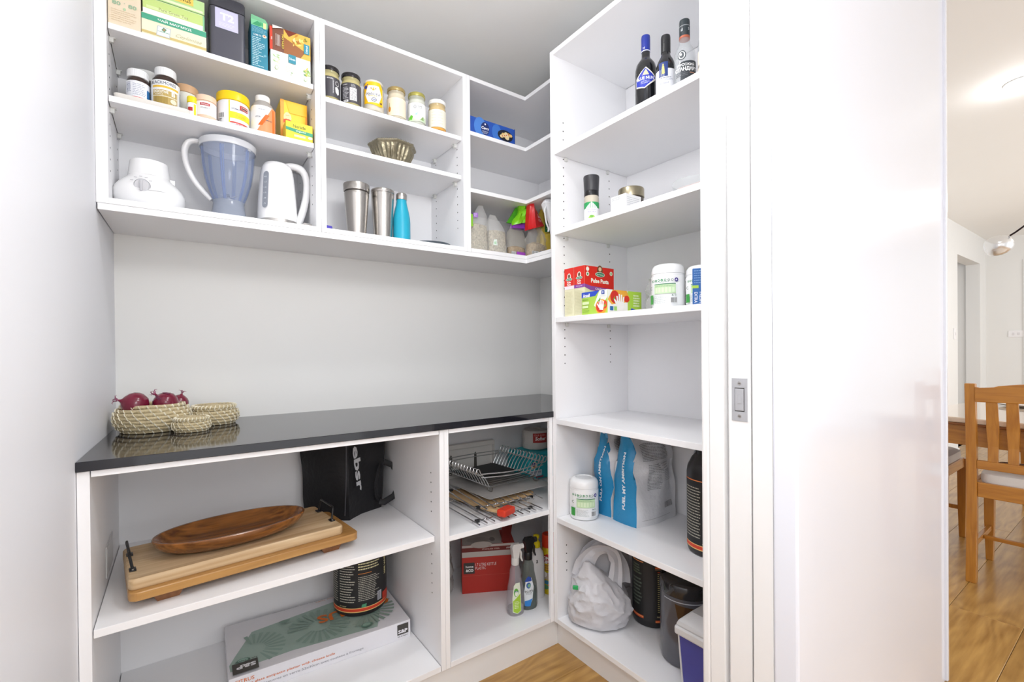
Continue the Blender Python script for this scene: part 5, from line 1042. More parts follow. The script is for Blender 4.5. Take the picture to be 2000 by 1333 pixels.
onion('small red onion peeping out behind, with curled stalk', .163, -.118, .974, .026, rad(15), 0)

# ------------------------------------------------------------------ base cabinet, left bay
ZZ = .5262
BAM = wood('honey_board_wood', '#bf9052', '#a0723c', axis=0, scale=9, rough=.4, stretch=.12, coat=.15)
MANGO = wood('pale_board_wood', '#dcc29c', '#b9976c', axis=0, scale=7, rough=.5, stretch=.12)
ACA = wood('acacia_bowl_wood', '#a5682e', '#4f2c12', axis=0, scale=10, rough=.25, stretch=.15, coat=.5)
t = thing('serving_board', 'honey-coloured footed wooden board under the paler one', 'board', (.325, -.375, ZZ), rad(6.0))
def rrect(w, d, r, n=6):
    P = []
    for cx, cy, a0 in ((w/2-r, d/2-r, 0), (-w/2+r, d/2-r, pi/2), (-w/2+r, -d/2+r, pi), (w/2-r, -d/2+r, 3*pi/2)):
        for i in range(n+1): a = a0+pi/2*i/n; P.append((cx+r*cos(a), cy+r*sin(a)))
    return P
MB().prism(rrect(.556, .268, .022), .022, .044).obj('board_top', BAM, t, bevel=.003)
for sx in (-1, 1):
    mb = MB(); mb.prism([(sx*.20-.022, 0), (sx*.20+.022, 0), (sx*.20+.034, .022), (sx*.20-.034, .022)], -.11, .11, M=Matrix.Rotation(pi/2, 4, 'X')); mb.obj('foot', wood('board_foot_wood', '#8e5c33', '#6f4423', axis=1, scale=10) if sx < 0 else bpy.data.materials['board_foot_wood'], t)
ZB2 = ZZ+.0442
t = thing('serving_board', 'pale wooden tray board with black metal handles, upper of the two boards', 'board', (.303, -.368, ZB2), rad(6.6))
w, d = .515, .250
mb = MB(); P0 = rrect(w-.004, d-.004, .014); P1 = rrect(w, d, .016); P2 = rrect(w-.022, d-.022, .012); P3 = rrect(w-.050, d-.050, .012)
mb.loft([[(x, y, 0) for x, y in P0], [(x, y, .003) for x, y in P1], [(x, y, .022) for x, y in P1], [(x, y, .026) for x, y in rrect(w-.006, d-.006, .014)], [(x, y, .026) for x, y in P2], [(x, y, .0225) for x, y in P3]]); mb.obj('board_top', MANGO, t)
for sx in (-1, 1):
    x = sx*(w/2-.012); mb = MB(); mb.tube([(x, -.058, .028), (x-sx*-.006, -.052, .062), (x+sx*.006, -.048, .066), (x+sx*.006, .048, .066), (x+sx*.006, .052, .062), (x, .058, .028)], .0032, BLACK, 8)
    for s_ in (-1, 1): mb.bbox(x-.007, x+.007, s_*.058-.012, s_*.058+.012, .0258, .029, .001, BLACK)
    h_ = mb.obj('handle', parent=t)
    for s_ in (-1, 1): MB().lathe([(.003, .0288), (.0028, .0305), (.001, .031)], seg=10, cx=x, cy=s_*.064).obj('screw', STEEL, h_)
t = thing('oval_bowl', 'long oval dark wooden bowl lying on the pale board', 'bowl', (.290, -.372, ZB2+.0265), rad(6.6))
mb = MB(); mb.loft([SE(z, a, b_, 2.1, 56) for z, a, b_ in ((0, .130, .058), (.003, .150, .072), (.014, .172, .090), (.030, .187, .102), (.041, .191, .105), (.0435, .189, .103), (.0435, .184, .0975), (.041, .181, .095), (.026, .170, .084), (.013, .150, .068), (.0095, .11, .045), (.009, .05, .02))]); mb.obj('bowl_body', ACA, t)

# black tote bag, standing folded against the back
t = thing('tote_bag', 'black fabric tote bag with grey lettering behind the wooden boards', 'bag', (.67, -.12, ZZ))
FAB = mat('#1c1c20', .6, noise_amt=.15, nscale=14, bump=.3, bscale=60, name='black_fabric')
plan = [(-.150, .055), (-.145, .04), (-.110, -.015), (-.070, -.065), (-.040, -.108), (-.018, -.118), (.005, -.098), (.05, -.070), (.10, -.050), (.150, -.040), (.165, -.01), (.168, .06), (.05, .07), (-.05, .07)]
rg = []
for i in range(15):
    q = i/14; z = .327*q; P = []
    for (x, y) in plan:
        k = 1-.18*(1-q)**2*(1 if x > -.02 else .3); lift = .0
        nx = noise.noise(Vector((x*14, y*14, z*9)))*.012
        yy = y+nx; 
        if x > .04: yy += .0
        P.append((x*(.86+.14*q)+nx*.6, yy, z))
    rg.append(P)
mb = MB(); mb.loft(rg, smooth=True); mb.obj('bag_body', FAB, t)
mb = MB(); mb.tube([(.120, -.055, .02+.01), (.098, -.075, .06), (.095, -.080, .11), (.110, -.070, .155), (.125, -.052, .17)], .011, FAB, 8, flat=(.25, 1)); mb.tube([(.140, -.04, .175), (.172, -.055, .16), (.196, -.062, .11), (.198, -.062, .085), (.170, -.072, .045), (.125, -.080, .030), (.11, -.075, .035)], .012, FAB, 8, flat=(.25, 1)); mb.obj('handle', parent=t)
mb = MB(); mb.tube([(-.030, -.1145, .02), (-.026, -.1165, .12), (-.024, -.118, .22), (-.022, -.1175, .315)], .0022, mat('#45454a', .4), 6); mb.obj('seam_piping', parent=t)
p = Print(lambda u, v, h: (.000+u+.010, -.1215+.55*(u+.015)*1.0-h*3-.004, v)); p.text("'ebsr", .008, .19, .030, '#b9bbbf', w=.185, bold=.03, rot=-pi/2+.12); p.done(t, 'lettering')

# platter box and tub on the cabinet floor
ZF0 = .1192
t = thing('platter_box', 'flat white carton for a glass platter on the cabinet floor', 'box', (.5475, -.3655, ZF0), -.038)
Wb, Db, Hb = .276, .318, .061
MB().bbox(-Wb, Wb, 0, Db, 0, Hb, .0012).obj('carton', mat('#e4e3e8', .4, noise_amt=.02), t)
p = Print(topside(Hb)); GR = '#9fb5ab'
p.conv([(-.272, .070), (-.255, .11), (-.20, .23), (.15, .285), (.262, .262), (.165, .02), (-.10, .045), (-.27, .035)], GR, n=26); p.conv([(-.272, .07), (-.20, .23), (.15, .285), (.262, .262), (.256, .248), (.15, .270), (-.19, .215), (-.262, .06)], '#8aa79b', n=20) if 0 else None
def fan(cu, cv, r, a0, a1, n):
    for i in range(n):
        a = a0+(a1-a0)*i/n; b = a+(a1-a0)/n*.5; p.conv([(cu+r*.35*cos(a), cv+r*.35*sin(a)), (cu+r*cos(a), cv+r*sin(a)), (cu+r*cos(b), cv+r*sin(b)), (cu+r*.35*cos(b), cv+r*.35*sin(b))], '#8ba499', n=4)
fan(-.20, .12, .09, -1.2, 2.0, 12); fan(.0, .14, .10, -2.6, 3.2, 22); fan(.16, .14, .10, -2.2, 1.2, 14)
p.ell(-.235, .065, .020, .014, '#5f8274'); p.ell(-.235, .068, .014, .009, '#8fb0a3'); p.ell(.135, .042, .020, .014, '#5f8274'); p.ell(.135, .045, .014, .009, '#8fb0a3'); p.ell(-.10, .225, .018, .010, '#7d998d')
p.text('CITRUS', .125, .165, .052, '#d9722c', w=.255, bold=.03, flipud=True); p.rect(-.265, .004, -.197, .058, '#46433f'); p.text('S&P', -.229, .034, .020, '#e9e8ec', w=.052, bold=.04, flipud=True); p.text('Salt & Pepper', -.228, .064, .008, '#3f3c39', w=.062, flipud=True)
p.text('hors d\'oeuvres en verre couteau fromage', -.02, .302, .006, '#8a8a90', w=.22, flipud=True); p.text('cheese knife', .06, .292, .006, '#d98a54', w=.09, flipud=True); p.done(t)
p = Print(front(0)); p.text('CITRUS', -.236, .046, .011, '#d9722c', w=.052, bold=.01); p.text('52x30cm glass antipasto platter with cheese knife', -.123, .032, .0095, '#d9722c', w=.285, bold=.01); p.text("plateau hors d'oeuvres en verre 52x30cm avec couteau à fromage", -.078, .017, .0095, '#8c8c92', w=.378, bold=0)
p.rect(.228, .018, .268, .054, '#46433f'); p.text('S&P', .248, .029, .013, '#eceaf0', w=.034, bold=.04); p.text('Salt & Pepper', .248, .012, .005, '#3f3c39', w=.038); p.done(t)
btub(.712, -.172, ZF0+.0614, 'charcoal powder tub standing on the flat platter carton', .094, .310, rad(4), style=0)

# ------------------------------------------------------------------ base cabinet, right bay, shelf
ZZ = .5282
def rack(lab, x0, x1, yb, yf, z, n, loc_, rot, feet_h=.008, r=.0025, bars_y=(.1, .85)):
    t = thing('wire_trivet', lab, 'trivet', loc_, rot, 'steel rod trivets')
    L_ = yf-yb
    for i in range(n):
        x = x0+(x1-x0)*i/(n-1); MB().tube([(x, yb, feet_h+r), (x, yf, feet_h+r)], r, CHROME, 8).obj('rod', parent=t)
    for f in bars_y: MB().tube([(x0, yb+L_*f, feet_h-r), (x1, yb+L_*f, feet_h-r)], r, CHROME, 8).obj('cross_bar', parent=t)
    for f in bars_y:
        for x in (x0+.02, x1-.02): MB().bbox(x-.008, x+.008, yb+L_*f-.006, yb+L_*f+.006, 0, feet_h+.003, .002, BLACK).obj('rubber_foot', parent=t)
    return t
rack('lower steel rod trivet flat on the shelf of the right base cabinet', .0, .275, .0, -.33, 0, 10, (.990, -.250, ZZ), 0)
t = thing('chopping_board', 'thin pale wooden board between the two rod trivets', 'board', (1.19, -.33, ZZ+.0142), rad(8)); MB().prism(rrect(.27, .26, .02), 0, .012).obj('board_body', wood('thin_board_wood', '#cfb083', '#b8946a', axis=1, scale=8), t, bevel=.002)
rack('upper steel rod trivet lying over the pale board', .0, .27, .0, -.33, 0, 9, (1.05, -.195, ZZ+.0267), rad(-5), feet_h=.007)
t = thing('pastry_mat', 'translucent flexible chopping mat under the dish rack', 'mat', (1.262, -.275, ZZ+.0400), rad(4))
mb = MB(); mb.loft([[(x, y, z+.0015*sin(x*30)) for x, y in rrect(.33, .34, .012)] for z in (0, .0022)]); mb.obj('mat_sheet', mat('#d3d0cd', .25, alpha=.7, noise_amt=.12, nscale=18), t)
t = thing('red_holder', 'small red rounded block with pale wooden handle on the trivets', 'brush', (1.112, -.560, ZZ+.0143), rad(20)); t['label'] = 'small bright red rounded holder resting on the lower trivet'
mb = MB(); mb.bbox(-.034, .034, -.020, .018, 0, .026, .007, seg=3); mb.obj('red_body', mat('#d23a22', .35), t)
MB().bbox(-.022, .014, .016, .075, .006, .016, .003).obj('wooden_handle', wood('handle_wood', '#cfb083', '#b8946a', axis=1, scale=10), t)
# dish rack
ZR = ZZ+.0426
t = thing('dish_rack', 'chrome wire dish rack with sloping sides on the translucent mat', 'rack', (1.275, -.215, ZR), rad(3))
A, Bq, H0, H1 = .125, .155, .020, .095
RW = .0023; CHROME = mat('#e2e2e2', .22, metal=.75, name='bright_wire')
mb = MB(); mb.tube([(-A, -Bq, H0), (A, -Bq, H0), (A, Bq, H0), (-A, Bq, H0)], RW, CHROME, 8, closed=True); mb.obj('bottom_frame', parent=t)
top = [(x*1.28, y*1.05, H1-.030*cos(pi*x/A/1.28*.0)) for x, y in ((-A, -Bq), (A, -Bq), (A, Bq), (-A, Bq))]
def bow(y, z, sag):
    return [(-A*1.3+2.6*A*i/12, y-.030*sin(pi*i/12), z-sag*sin(pi*i/12)) for i in range(13)]
for sgn in (-1, 1):
    MB().tube(bow(sgn*Bq*1.0, H1-.018, .004) if sgn < 0 else [(x, -y, z) for x, y, z in bow(-Bq, H1-.018, .004)], RW, CHROME, 8).obj('rail', parent=t)
    MB().tube([(x, (y if sgn < 0 else -y), z-.014) for x, y, z in bow(-Bq, H1-.018, .004)], RW, CHROME, 8).obj('rail', parent=t)
for sgn in (-1, 1):
    MB().tube([(sgn*A*1.33, -Bq, H1-.022), (sgn*A*1.33, Bq, H1-.022)], RW, CHROME, 8).obj('rail', parent=t)
    for i in range(15):
        y = -Bq+2*Bq*i/14
        MB().tube(smooth_path([(sgn*A*.98, y, H0), (sgn*A*1.14, y, H0+.035), (sgn*A*1.30, y, H1-.018), (sgn*A*1.36, y, H1-.001), (sgn*A*1.44, y, H1+.003), (sgn*A*1.48, y, H1-.010), (sgn*A*1.42, y, H1-.020), (sgn*A*1.34, y, H1-.021)], 3), RW*.85, CHROME, 6).obj('side_wire', parent=t)
for i in range(13):
    y = -Bq*.92+2*Bq*.92*i/12; MB().tube([(-A, y, H0), (-A*.6, y, H0-.004), (A*.6, y, H0-.004), (A, y, H0)], RW*.8, mat('#6f6c69', .3, metal=.8), 6).obj('base_wire', parent=t)
for sx in (-1, 1):
    for sy in (-1, 1): MB().tube([(sx*A*.95, sy*Bq-.016, H0), (sx*A*.95, sy*Bq-.012, .004), (sx*A*.95, sy*Bq, .0025), (sx*A*.95, sy*Bq+.012, .004), (sx*A*.95, sy*Bq+.016, H0)], RW, mat('#8b8782', .3, metal=.8), 8).obj('foot', parent=t)
MB().bbox(-A*.9, A*.9, -.02, Bq*.9, H0+.001, H0+.006, .002).obj('drip_insert', mat('#2a2a2c', .5), t)
# white drainer leaning at the back
t = thing('drainer_tray', 'off-white plastic drainer tray standing on edge behind the dish rack', 'tray', (1.250, -.022, ZZ), 0)
mb = MB(); mb.bbox(-.155, .155, -.006, 0, 0, .168, .003); mb.bbox(-.155, .155, -.024, -.004, .150, .172, .003); mb.bbox(-.155, -.149, -.024, -.004, 0, .16, .002); mb.bbox(.149, .155, -.024, -.004, 0, .16, .002); mb.obj('tray_body', mat('#e4e1dc', .35), t)
for x in (-.075, .055): MB().prism([(x-.008, .04), (x+.008, .04), (x+.006, .115), (x, .125), (x-.006, .115)], 0, .0012, M=Matrix.Translation((0, -.0062, 0)) @ Matrix.Rotation(pi/2, 4, 'X')).obj('slot', mat('#57544f', .8), t)
# right-hand packs
t, w = label_box('tissue_pack', 'teal shrink-wrapped pack at the right end of the base cabinet shelf', 1.462, 1.70, -.235, .17, ZZ, .125, '#2ab8c4', 'packet', r=.012)
p = Print(front(0)); p.ell(-.085, .07, .020, .016, '#f0e6c8'); p.ell(-.088, .074, .012, .010, '#3a3a8e'); p.conv([(-.095, .056), (-.072, .060), (-.078, .070)], '#d9a24a'); p.rect(-.108, .020, -.04, .046, '#dce8f0'); p.text('SENSITIVE', -.074, .037, .010, '#4a6a8e', w=.058, bold=.02); p.lines(-.1, .022, -.05, .03, 2, '#6a86a4', .5); p.rect(-.075, .010, -.03, .017, '#a8526e'); p.done(t)
t = thing('toilet_roll_pack', 'wrapped toilet roll with red Softer label on top of the teal pack', 'toilet roll', (1.585, -.135, ZZ+.1255), face(1.585, -.135, rad(0)))
MB().lathe([(.052, 0), (.062, .003), (.064, .010), (.064, .082), (.058, .090), (.022, .091), (.020, .080), (0, .08)], seg=40).obj('roll', mat('#d9d4cf', .7, noise_amt=.03, bump=.3, bscale=80), t)
p = Print(around(.0645), True); p.rect(-.012, .035, .062, .080, '#b9322f'); p.text('OUR EVEN', .022, .071, .009, '#e8aaa4', w=.055); p.text('Softer', .026, .055, .018, '#f6efec', w=.055, bold=.03, shear=.15); p.done(t)

# ------------------------------------------------------------------ right bay, floor
ZZ = .1192
t = thing('kettle_box', 'red and grey kettle carton lettered 1.7 LITRE KETTLE PLASTIC', 'box', (1.213, -.283, ZZ), rad(-27))
w, H = .222, .200
kb = MB(); kb.bbox(-w/2, w/2, 0, .15, 0, H, .0015); kb.obj('carton', mat('#a92a22', .42, noise_amt=.05), t)
p = Print(front(0)); p.rect(-w/2, .150, w/2, .172, '#b9b2ac'); p.rect(-w/2, .172, w/2, .190, '#6b1f1c'); p.rect(-w/2, .190, w/2, H, '#b5aca7'); p.rect(-w/2, 0, w/2, .150, '#b32d22'); p.ell(-.03, .200, .045, .014, '#a39b96'); p.rect(.0, .192, .010, H-.004, '#8f8781'); p.text('STAINLESS STEEL', .01, .181, .005, '#d9b9b0', w=.075); p.text('STEEL', .085, .181, .006, '#e9e0dc', w=.02)
p.rect(-w/2+.006, .082, -w/2+.052, .128, '#3a3634'); p.text('home', -w/2+.031, .112, .010, '#f1eeec', w=.032, bold=.02); p.text('&CO', -w/2+.031, .096, .012, '#f6f4f2', w=.032, bold=.05); p.text('1.7 LITRE KETTLE', -.012, .118, .012, '#ecdcd8', w=.088, bold=.0); p.text('PLASTIC', -.034, .103, .011, '#ecdcd8', w=.044, bold=0); p.rect(-w/2, .073, w/2, .074, '#c4564a'); p.done(t)
p = Print(topside(H)); p.rect(-w/2+.002, .002, w/2-.05, .148, '#b3aca8'); p.ell(-.04, .05, .05, .03, '#a39a96'); p.ell(.02, .05, .012, .022, '#7f7874'); p.done(t, 'printed_top')
mb = MB(); mb.add([(w/2-.055, .010, H), (w/2-.020, .012, H), (w/2+.010, .10, H+.07), (w/2-.04, .10, H+.07), (w/2-.055, .012, H-.002), (w/2-.020, .014, H-.002), (w/2+.010, .102, H+.068), (w/2-.04, .102, H+.068)], [(0,1,2,3),(7,6,5,4),(0,4,5,1),(1,5,6,2),(2,6,7,3),(3,7,4,0)], mat('#6e1c18', .5)); mb.obj('open_flap', parent=t)
t = pouch('plastic_bag', 'dull grey plastic bag squeezed left of the kettle carton', 1.035, -.150, ZZ, .062, .070, .25, '#a3a19e', None, .5, topw=.6, seed=70, wr=.35); t['label'] = 'dull grey plastic bag squeezed beside the kettle carton'
# spray bottle with clear body
def sprayhead(t, z, s, body, tip, dirx=1):
    mb = MB(); mb.lathe([(.0135*s, z), (.0145*s, z+.002), (.0140*s, z+.022*s), (.012*s, z+.026*s)], body, seg=24)
    mb.loft([[(-.010*s, -.009*s, z+.024*s), (.012*s, -.009*s, z+.024*s), (.012*s, .009*s, z+.024*s), (-.010*s, .009*s, z+.024*s)], [(-.013*s, -.010*s, z+.048*s), (.014*s, -.010*s, z+.048*s), (.014*s, .010*s, z+.048*s), (-.013*s, .010*s, z+.048*s)], [(-.016*s, -.0095*s, z+.064*s), (.024*s, -.0095*s, z+.062*s), (.024*s, .0095*s, z+.062*s), (-.016*s, .0095*s, z+.064*s)], [(-.010*s, -.007*s, z+.075*s), (.018*s, -.007*s, z+.074*s), (.018*s, .007*s, z+.074*s), (-.010*s, .007*s, z+.075*s)]], body)
    o = mb.obj('spray_head', parent=t)
    MB().lathe([(.0085*s, 0), (.009*s, .001), (.009*s, .011*s), (.005*s, .012*s)], seg=18, M=Matrix.Translation((.022*s, 0, z+.062*s)) @ Matrix.Rotation(pi/2, 4, 'Y')).obj('nozzle', tip, o)
    MB().tube([(.016*s, 0, z+.052*s), (.024*s, 0, z+.038*s), (.024*s, 0, z+.020*s), (.030*s, 0, z+.006*s)], [.005*s, .0048*s, .0042*s, .003*s], tip, 8).obj('trigger', parent=o)
PR = [(0, .90), (.012, 1.0), (.06, 1.0), (.10, .90), (.14, .66), (.165, .62), (.185, .42), (.195, .36)]
t = thing('spray_bottle', 'clear spray bottle with white trigger and lime green label', 'bottle', (1.212, -.475, ZZ), rad(-8))
MB().loft([SE(z, .034*k, .024*k+.004, 2.4, 32) for z, k in PR]).obj('bottle_body', mat('#c9c4cc', .05, alpha=.28), t)
MB().loft([SE(z, .030*k, .021*k+.003, 2.4, 28) for z, k in PR[:2]]+[SE(.026, .031, .023, 2.4, 28)]).obj('liquid', mat('#b9b9b6', .05, alpha=.6), t)
sprayhead(t, .187, 1.05, mat('#dcdad8', .35), mat('#e9e8e6', .35))
p = Print(lambda u, v, h: (u, -(.0275*(1-(abs(u)/.036)**2.4)**(1/2.4))-h-.0004, v)); p.conv([(-.024, .018), (-.025, .07), (-.020, .118), (-.012, .128), (.004, .128), (.008, .09), (.010, .018), (-.006, .010)], '#dfe8d4', n=14); p.conv([(-.022, .02), (-.023, .06), (.006, .085), (.009, .020), (-.006, .012)], '#a8cf3e', n=14); p.ell(-.011, .092, .009, .016, '#5fa83e'); p.ell(-.010, .088, .0065, .010, '#e9f2e0'); p.text('Dettol', -.010, .096, .006, '#2f5a9a', w=.016); p.lines(-.018, .03, .002, .06, 5, '#e9f2c8', .4); p.done(t)
t = thing('spray_bottle', 'smoky spray bottle with black trigger and blue and white label', 'bottle', (1.280, -.468, ZZ), rad(-6))
MB().loft([SE(z, .036*k, .026*k+.004, 2.4, 32) for z, k in PR]).obj('bottle_body', mat('#6f7672', .06, alpha=.6), t)
MB().loft([SE(z, .033*k, .023*k+.003, 2.4, 28) for z, k in PR[:2]]+[SE(.075, .032, .024, 2.4, 28)]).obj('liquid', mat('#3f6670', .05, alpha=.85), t)
sprayhead(t, .187, 1.15, BLACK, mat('#2c2c2e', .3))
p = Print(lambda u, v, h: (u, -(.0300*(1-(abs(u)/.038)**2.4)**(1/2.4))-h-.0004, v)); p.conv([(-.030, .018), (-.032, .07), (-.026, .122), (-.018, .134), (-.004, .126), (.006, .09), (.0, .04), (-.012, .016)], '#dfe5ea', n=14); p.conv([(-.030, .112), (-.024, .126), (-.018, .134), (-.006, .128), (-.003, .114)], '#2a4aa0', n=8); p.conv([(-.030, .018), (-.030, .038), (.0, .045), (-.010, .016)], '#2f82d0', n=8); p.ell(-.016, .098, .009, .012, '#3a62a4'); p.ell(-.014, .097, .006, .007, '#7fb08a'); p.text('earth', -.014, .076, .014, '#33383e', w=.032, bold=0); p.lines(-.026, .062, -.002, .068, 2, '#8f98a2', .4); p.done(t)
t = thing('cleaner_bottle', 'white squeeze bottle with yellow nozzle cap behind the spray bottles', 'bottle', (1.352, -.430, ZZ), rad(-6))
MB().loft([SE(z, .033*k, .024*k, 2.8, 32) for z, k in ((0, .95), (.01, 1), (.15, 1), (.185, .85), (.200, .5), (.205, .42))]).obj('bottle_body', mat('#e2e0e0', .3), t)
YC = mat('#e3cf1c', .35); mb = MB(); mb.lathe([(.0150, .204), (.0160, .205), (.0155, .222), (.012, .226), (.0085, .232), (.008, .240)], YC, seg=24); mb.lathe([(.010, .240), (.0125, .242), (.0125, .252), (.006, .255)], YC, seg=24); mb.obj('nozzle_cap', parent=t)
p = Print(lambda u, v, h: (u, -.0245-h, v)); p.text('a', -.012, .155, .014, '#4a4a4c', w=.010); p.done(t)
t = thing('foam_spray_can', 'yellow carpet foam can with orange-red cap by the tall unit', 'can', (1.420, -.428, ZZ), face(1.420, -.428, rad(8)))
MB().lathe([(.0285, 0), (.0295, .002), (.0285, .005), (.0285, .185), (.0265, .190)], seg=36).obj('can_body', mat('#e0c92a', .25, metal=.2), t)
MB().lathe([(.0270, .190), (.0285, .191), (.0280, .236), (.0265, .242), (.0180, .243), (.016, .238), (0, .238)], seg=36).obj('cap', mat('#dd3d18', .4), t)
p = Print(around(.0288), True); p.conv([(-.035, .150), (-.012, .168), (.02, .150), (.02, .128), (-.035, .128)], '#b5302a'); p.text('LONG', -.013, .150, .015, '#f3f2ee', w=.042, bold=.05); p.text('LIFE', -.012, .134, .013, '#f3f2ee', w=.034, bold=.05); p.rect(-.040, .10, .03, .124, '#e6b52c'); p.text('CARPET', -.012, .119, .007, '#6e3a1c', w=.034, bold=.03); p.text('CLEANER', -.012, .110, .007, '#6e3a1c', w=.036, bold=.03); p.text('FOAM', -.012, .101, .007, '#6e3a1c', w=.024, bold=.03)
p.conv([(-.035, .090), (.03, .090), (.03, .055), (-.035, .065)], '#b9a890'); p.ell(-.022, .082, .010, .012, '#e9e6e0'); p.ell(-.014, .050, .010, .009, '#3f7f9a'); p.conv([(-.01, .04), (.012, .055), (.012, .045), (-.006, .03)], '#d8452a'); p.ell(-.016, .030, .012, .009, '#4f8a5a'); p.done(t)

# ------------------------------------------------------------------ dining room
PINE = wood('honey_pine', '#c0832f', '#a3661f', axis=2, scale=9, rough=.3, stretch=.18, coat=.4)
PINEX = wood('honey_pine_rail', '#c0832f', '#a3661f', axis=1, scale=9, rough=.3, stretch=.18, coat=.4)
CUSH = mat('#e3e0dc', .8, noise_amt=.05, nscale=10, name='cream_seat_fabric')
def chair(loc, rotz, lab):
    t = thing('dining_chair', lab, 'chair', loc, rotz, 'honey pine dining chairs')
    W2 = .205
    for s_ in (-1, 1):
        mb = MB(); prof = [(-.020, 0), (-.004, .25), (0, .45), (-.004, .6), (-.030, .955)]
        mb.loft([[(x, s_*W2-.019, z), (x+.034, s_*W2-.019, z), (x+.034, s_*W2+.019, z), (x, s_*W2+.019, z)] for x, z in prof], smooth=False); mb.obj('leg', PINE, t, bevel=.003)
        mb = MB(); mb.loft([[(.395-k, s_*W2-k, z), (.395+k, s_*W2-k, z), (.395+k, s_*W2+k, z), (.395-k, s_*W2+k, z)] for k, z in ((.014, 0), (.019, .20), (.021, .47))], smooth=False); mb.obj('leg', PINE, t, bevel=.003)
        MB().bbox(.03, .38, s_*W2-.010, s_*W2+.010, .16, .185, .003).obj('stretcher', PINE, t)
        MB().bbox(.03, .38, s_*W2-.011, s_*W2+.011, .42, .478, .003).obj('side_rail', PINE, t)
    MB().bbox(.006, .030, -W2+.019, W2-.019, .412, .482, .003).obj('back_seat_rail', PINEX, t); MB().bbox(.384, .408, -W2+.02, W2-.02, .42, .478, .003).obj('front_seat_rail', PINEX, t)
    MB().bbox(.19, .21, -W2+.01, W2-.01, .163, .182, .003).obj('stretcher', PINEX, t)
    MB().bbox(-.004, .020, -W2+.019, W2-.019, .548, .588, .004).obj('lower_back_rail', PINEX, t)
    mb = MB(); n = 24; R = []
    for i in range(n+1):
        y = -W2+.018+(2*W2-.036)*i/n; q = abs(2*i/n-1); zt = .940+.020*(1-q**2*(3-2*q)) - (.004 if .6 < q < .95 else 0); R.append([(-.030, y, .868+.004*(1-q)), (-.008, y, .868+.004*(1-q)), (-.012, y, zt), (-.034, y, zt)])
    mb.loft(R, smooth=False); mb.obj('top_rail', PINEX, t, bevel=.003)
    for y in (-.132, -.066, 0, .066, .132):
        mb = MB(); mb.loft([[(x, y-hw, z), (x+.012, y-hw, z), (x+.012, y+hw, z), (x, y+hw, z)] for x, z, hw in ((.002, .584, .018), (.006, .66, .018), (-.002, .74, .0215), (-.024, .872, .020))], smooth=False); mb.obj('slat', PINE, t, bevel=.002)
    mb = MB(); mb.loft([SE(z, a, b_, 8, 40, cx=.213) for z, a, b_ in ((.47, .185, .182), (.49, .192, .186), (.522, .190, .184), (.534, .165, .165))]); mb.obj('seat_cushion', CUSH, t)
    return t
c1 = chair((3.262, -1.592, 0), rad(0), 'honey pine slat-back dining chair seen from behind, nearest the doorway wall')
c2 = clone(c1); c2.location = (3.75, -.83, 0); c2.rotation_euler.z = -pi/2; c2['label'] = 'honey pine dining chair tucked in at the left side of the table, partly hidden'
c3 = clone(c1); c3.location = (5.35, -1.95, 0); c3.rotation_euler.z = pi; c3['label'] = 'honey pine dining chair at the far end of the table, only legs showing'
t = thing('dining_table', 'long pine dining table with a pale glossy top', 'table', (3.42, -1.065, 0), rad(-8))
MB().bbox(0, 1.75, -.95, 0, .745, .772, .006).obj('tabletop', mat('#ddc9b4', .12, noise_amt=.04, coat=.5, name='pale_glossy_top'), t)
mb = MB(); mb.bbox(.0, 1.75, -.95, 0, .732, .7445, .004); mb.obj('top_edge', wood('dark_table_edge', '#8a5424', '#6f3f18', axis=1, scale=9, rough=.3), t)
for (a, b_, c_, d_) in ((.035, .06, -.88, -.07), (1.69, 1.715, -.88, -.07)): MB().box(a, b_, c_, d_, .63, .7315).obj('apron', PINEX, t)
for y in (-.045, -.905): MB().box(.07, 1.68, y-.012, y+.012, .63, .7315).obj('apron', wood('pine_x', '#c0832f', '#a3661f', axis=0, scale=9, rough=.3) if y > -.1 else bpy.data.materials['pine_x'], t)
for x in (.055, 1.695):
    for y in (-.058, -.892): 
        mb = MB(); mb.loft([[(x-k, y-k, z), (x+k, y-k, z), (x+k, y+k, z), (x-k, y+k, z)] for k, z in ((.026, 0), (.036, .5), (.038, .732))], smooth=False); mb.obj('leg', PINE, t, bevel=.004)
t = thing('plate', 'round plate with red and black pattern on the dining table', 'plate', (4.22, -1.455, .7722), 0)
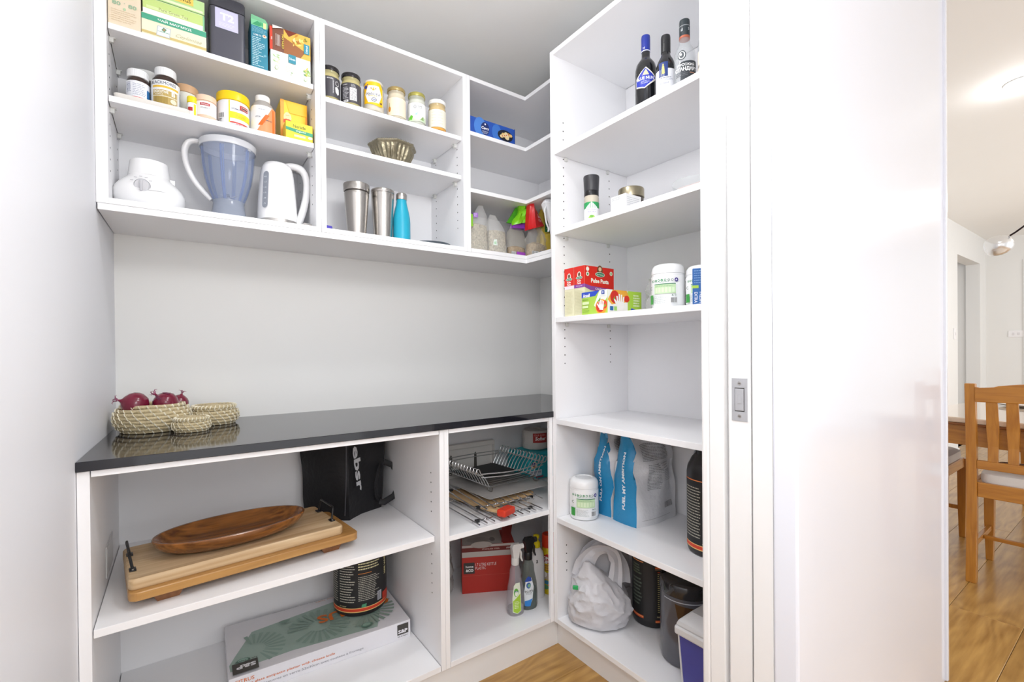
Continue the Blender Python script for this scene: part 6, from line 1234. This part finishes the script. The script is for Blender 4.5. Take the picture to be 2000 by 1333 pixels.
MB().lathe([(.07, 0), (.08, .002), (.125, .014), (.128, .016), (.125, .0165), (.08, .005), (0, .004)], seg=48).obj('plate_body', mat('#e9e4dc', .2), t)
p = Print(topside(.0055)); p.ell(0, 0, .07, .07, '#b8766a', n=24); p.ell(.01, .0, .045, .045, '#e6dcd2', n=24); p.ell(-.02, .01, .02, .02, '#5a4a48'); p.done(t)
MB().tube([(.127*cos(2*pi*i/48), .127*sin(2*pi*i/48), .016) for i in range(48)], .0022, mat('#3a3432', .3), 6, closed=True).obj('dark_rim', parent=t)
# chrome lamp
t = thing('pendant_lamp', 'chrome oval lamp head on a dark slanting arm over the dining table', 'lamp', (4.6, -1.28, 0))
MT = Matrix.Translation((0, 0, 1.80)) @ Matrix.Rotation(rad(-12), 4, 'X') @ Matrix.Rotation(rad(90), 4, 'X')
sh = MB().lathe([(.050, -.052), (.056, -.045), (.064, -.02), (.066, .005), (.062, .030), (.050, .055), (.030, .070), (.008, .077)], M=MT, seg=44, cap0=False).obj('lamp_shade', CHROME, t)
MB().lathe([(.0, -.066), (.02, -.064), (.04, -.058), (.050, -.050)], M=MT, seg=32, cap1=False).obj('diffuser', mat('#eef0f4', .3), t)
MB().tube([(0, -.055, 1.855), (0, -.080, 1.872), (0, -.60, 2.30)], .0055, mat('#2d2630', .25, metal=.7), 8).obj('arm', parent=t)
MB().lathe([(.03, 2.27), (.035, 2.29), (.035, 2.33), (.012, 2.335), (.012, 2.37), (.05, 2.375), (.055, 2.3995)], cy=-.615, seg=28).obj('ceiling_mount', CHROME, t)
# recessed downlights
def dl(x, y, lab, r=.045):
    t = thing('ceiling_light', lab, 'ceiling light', (x, y, 2.4), 0, 'recessed downlights')
    MB().lathe([(r, -.001), (r+.012, -.001), (r+.013, -.006), (r+.002, -.010), (r, -.009)], seg=36, cap0=False, cap1=False).obj('trim_ring', mat('#f2f2f2', .4), t)
    MB().lathe([(r-.0005, -.005), (0.001, -.0052)], seg=30, cap0=False).obj('diffuser', mat('#ffffff', .5, emit=18), t)
dl(3.47, -1.53, 'glowing recessed downlight in the dining room ceiling', .05)
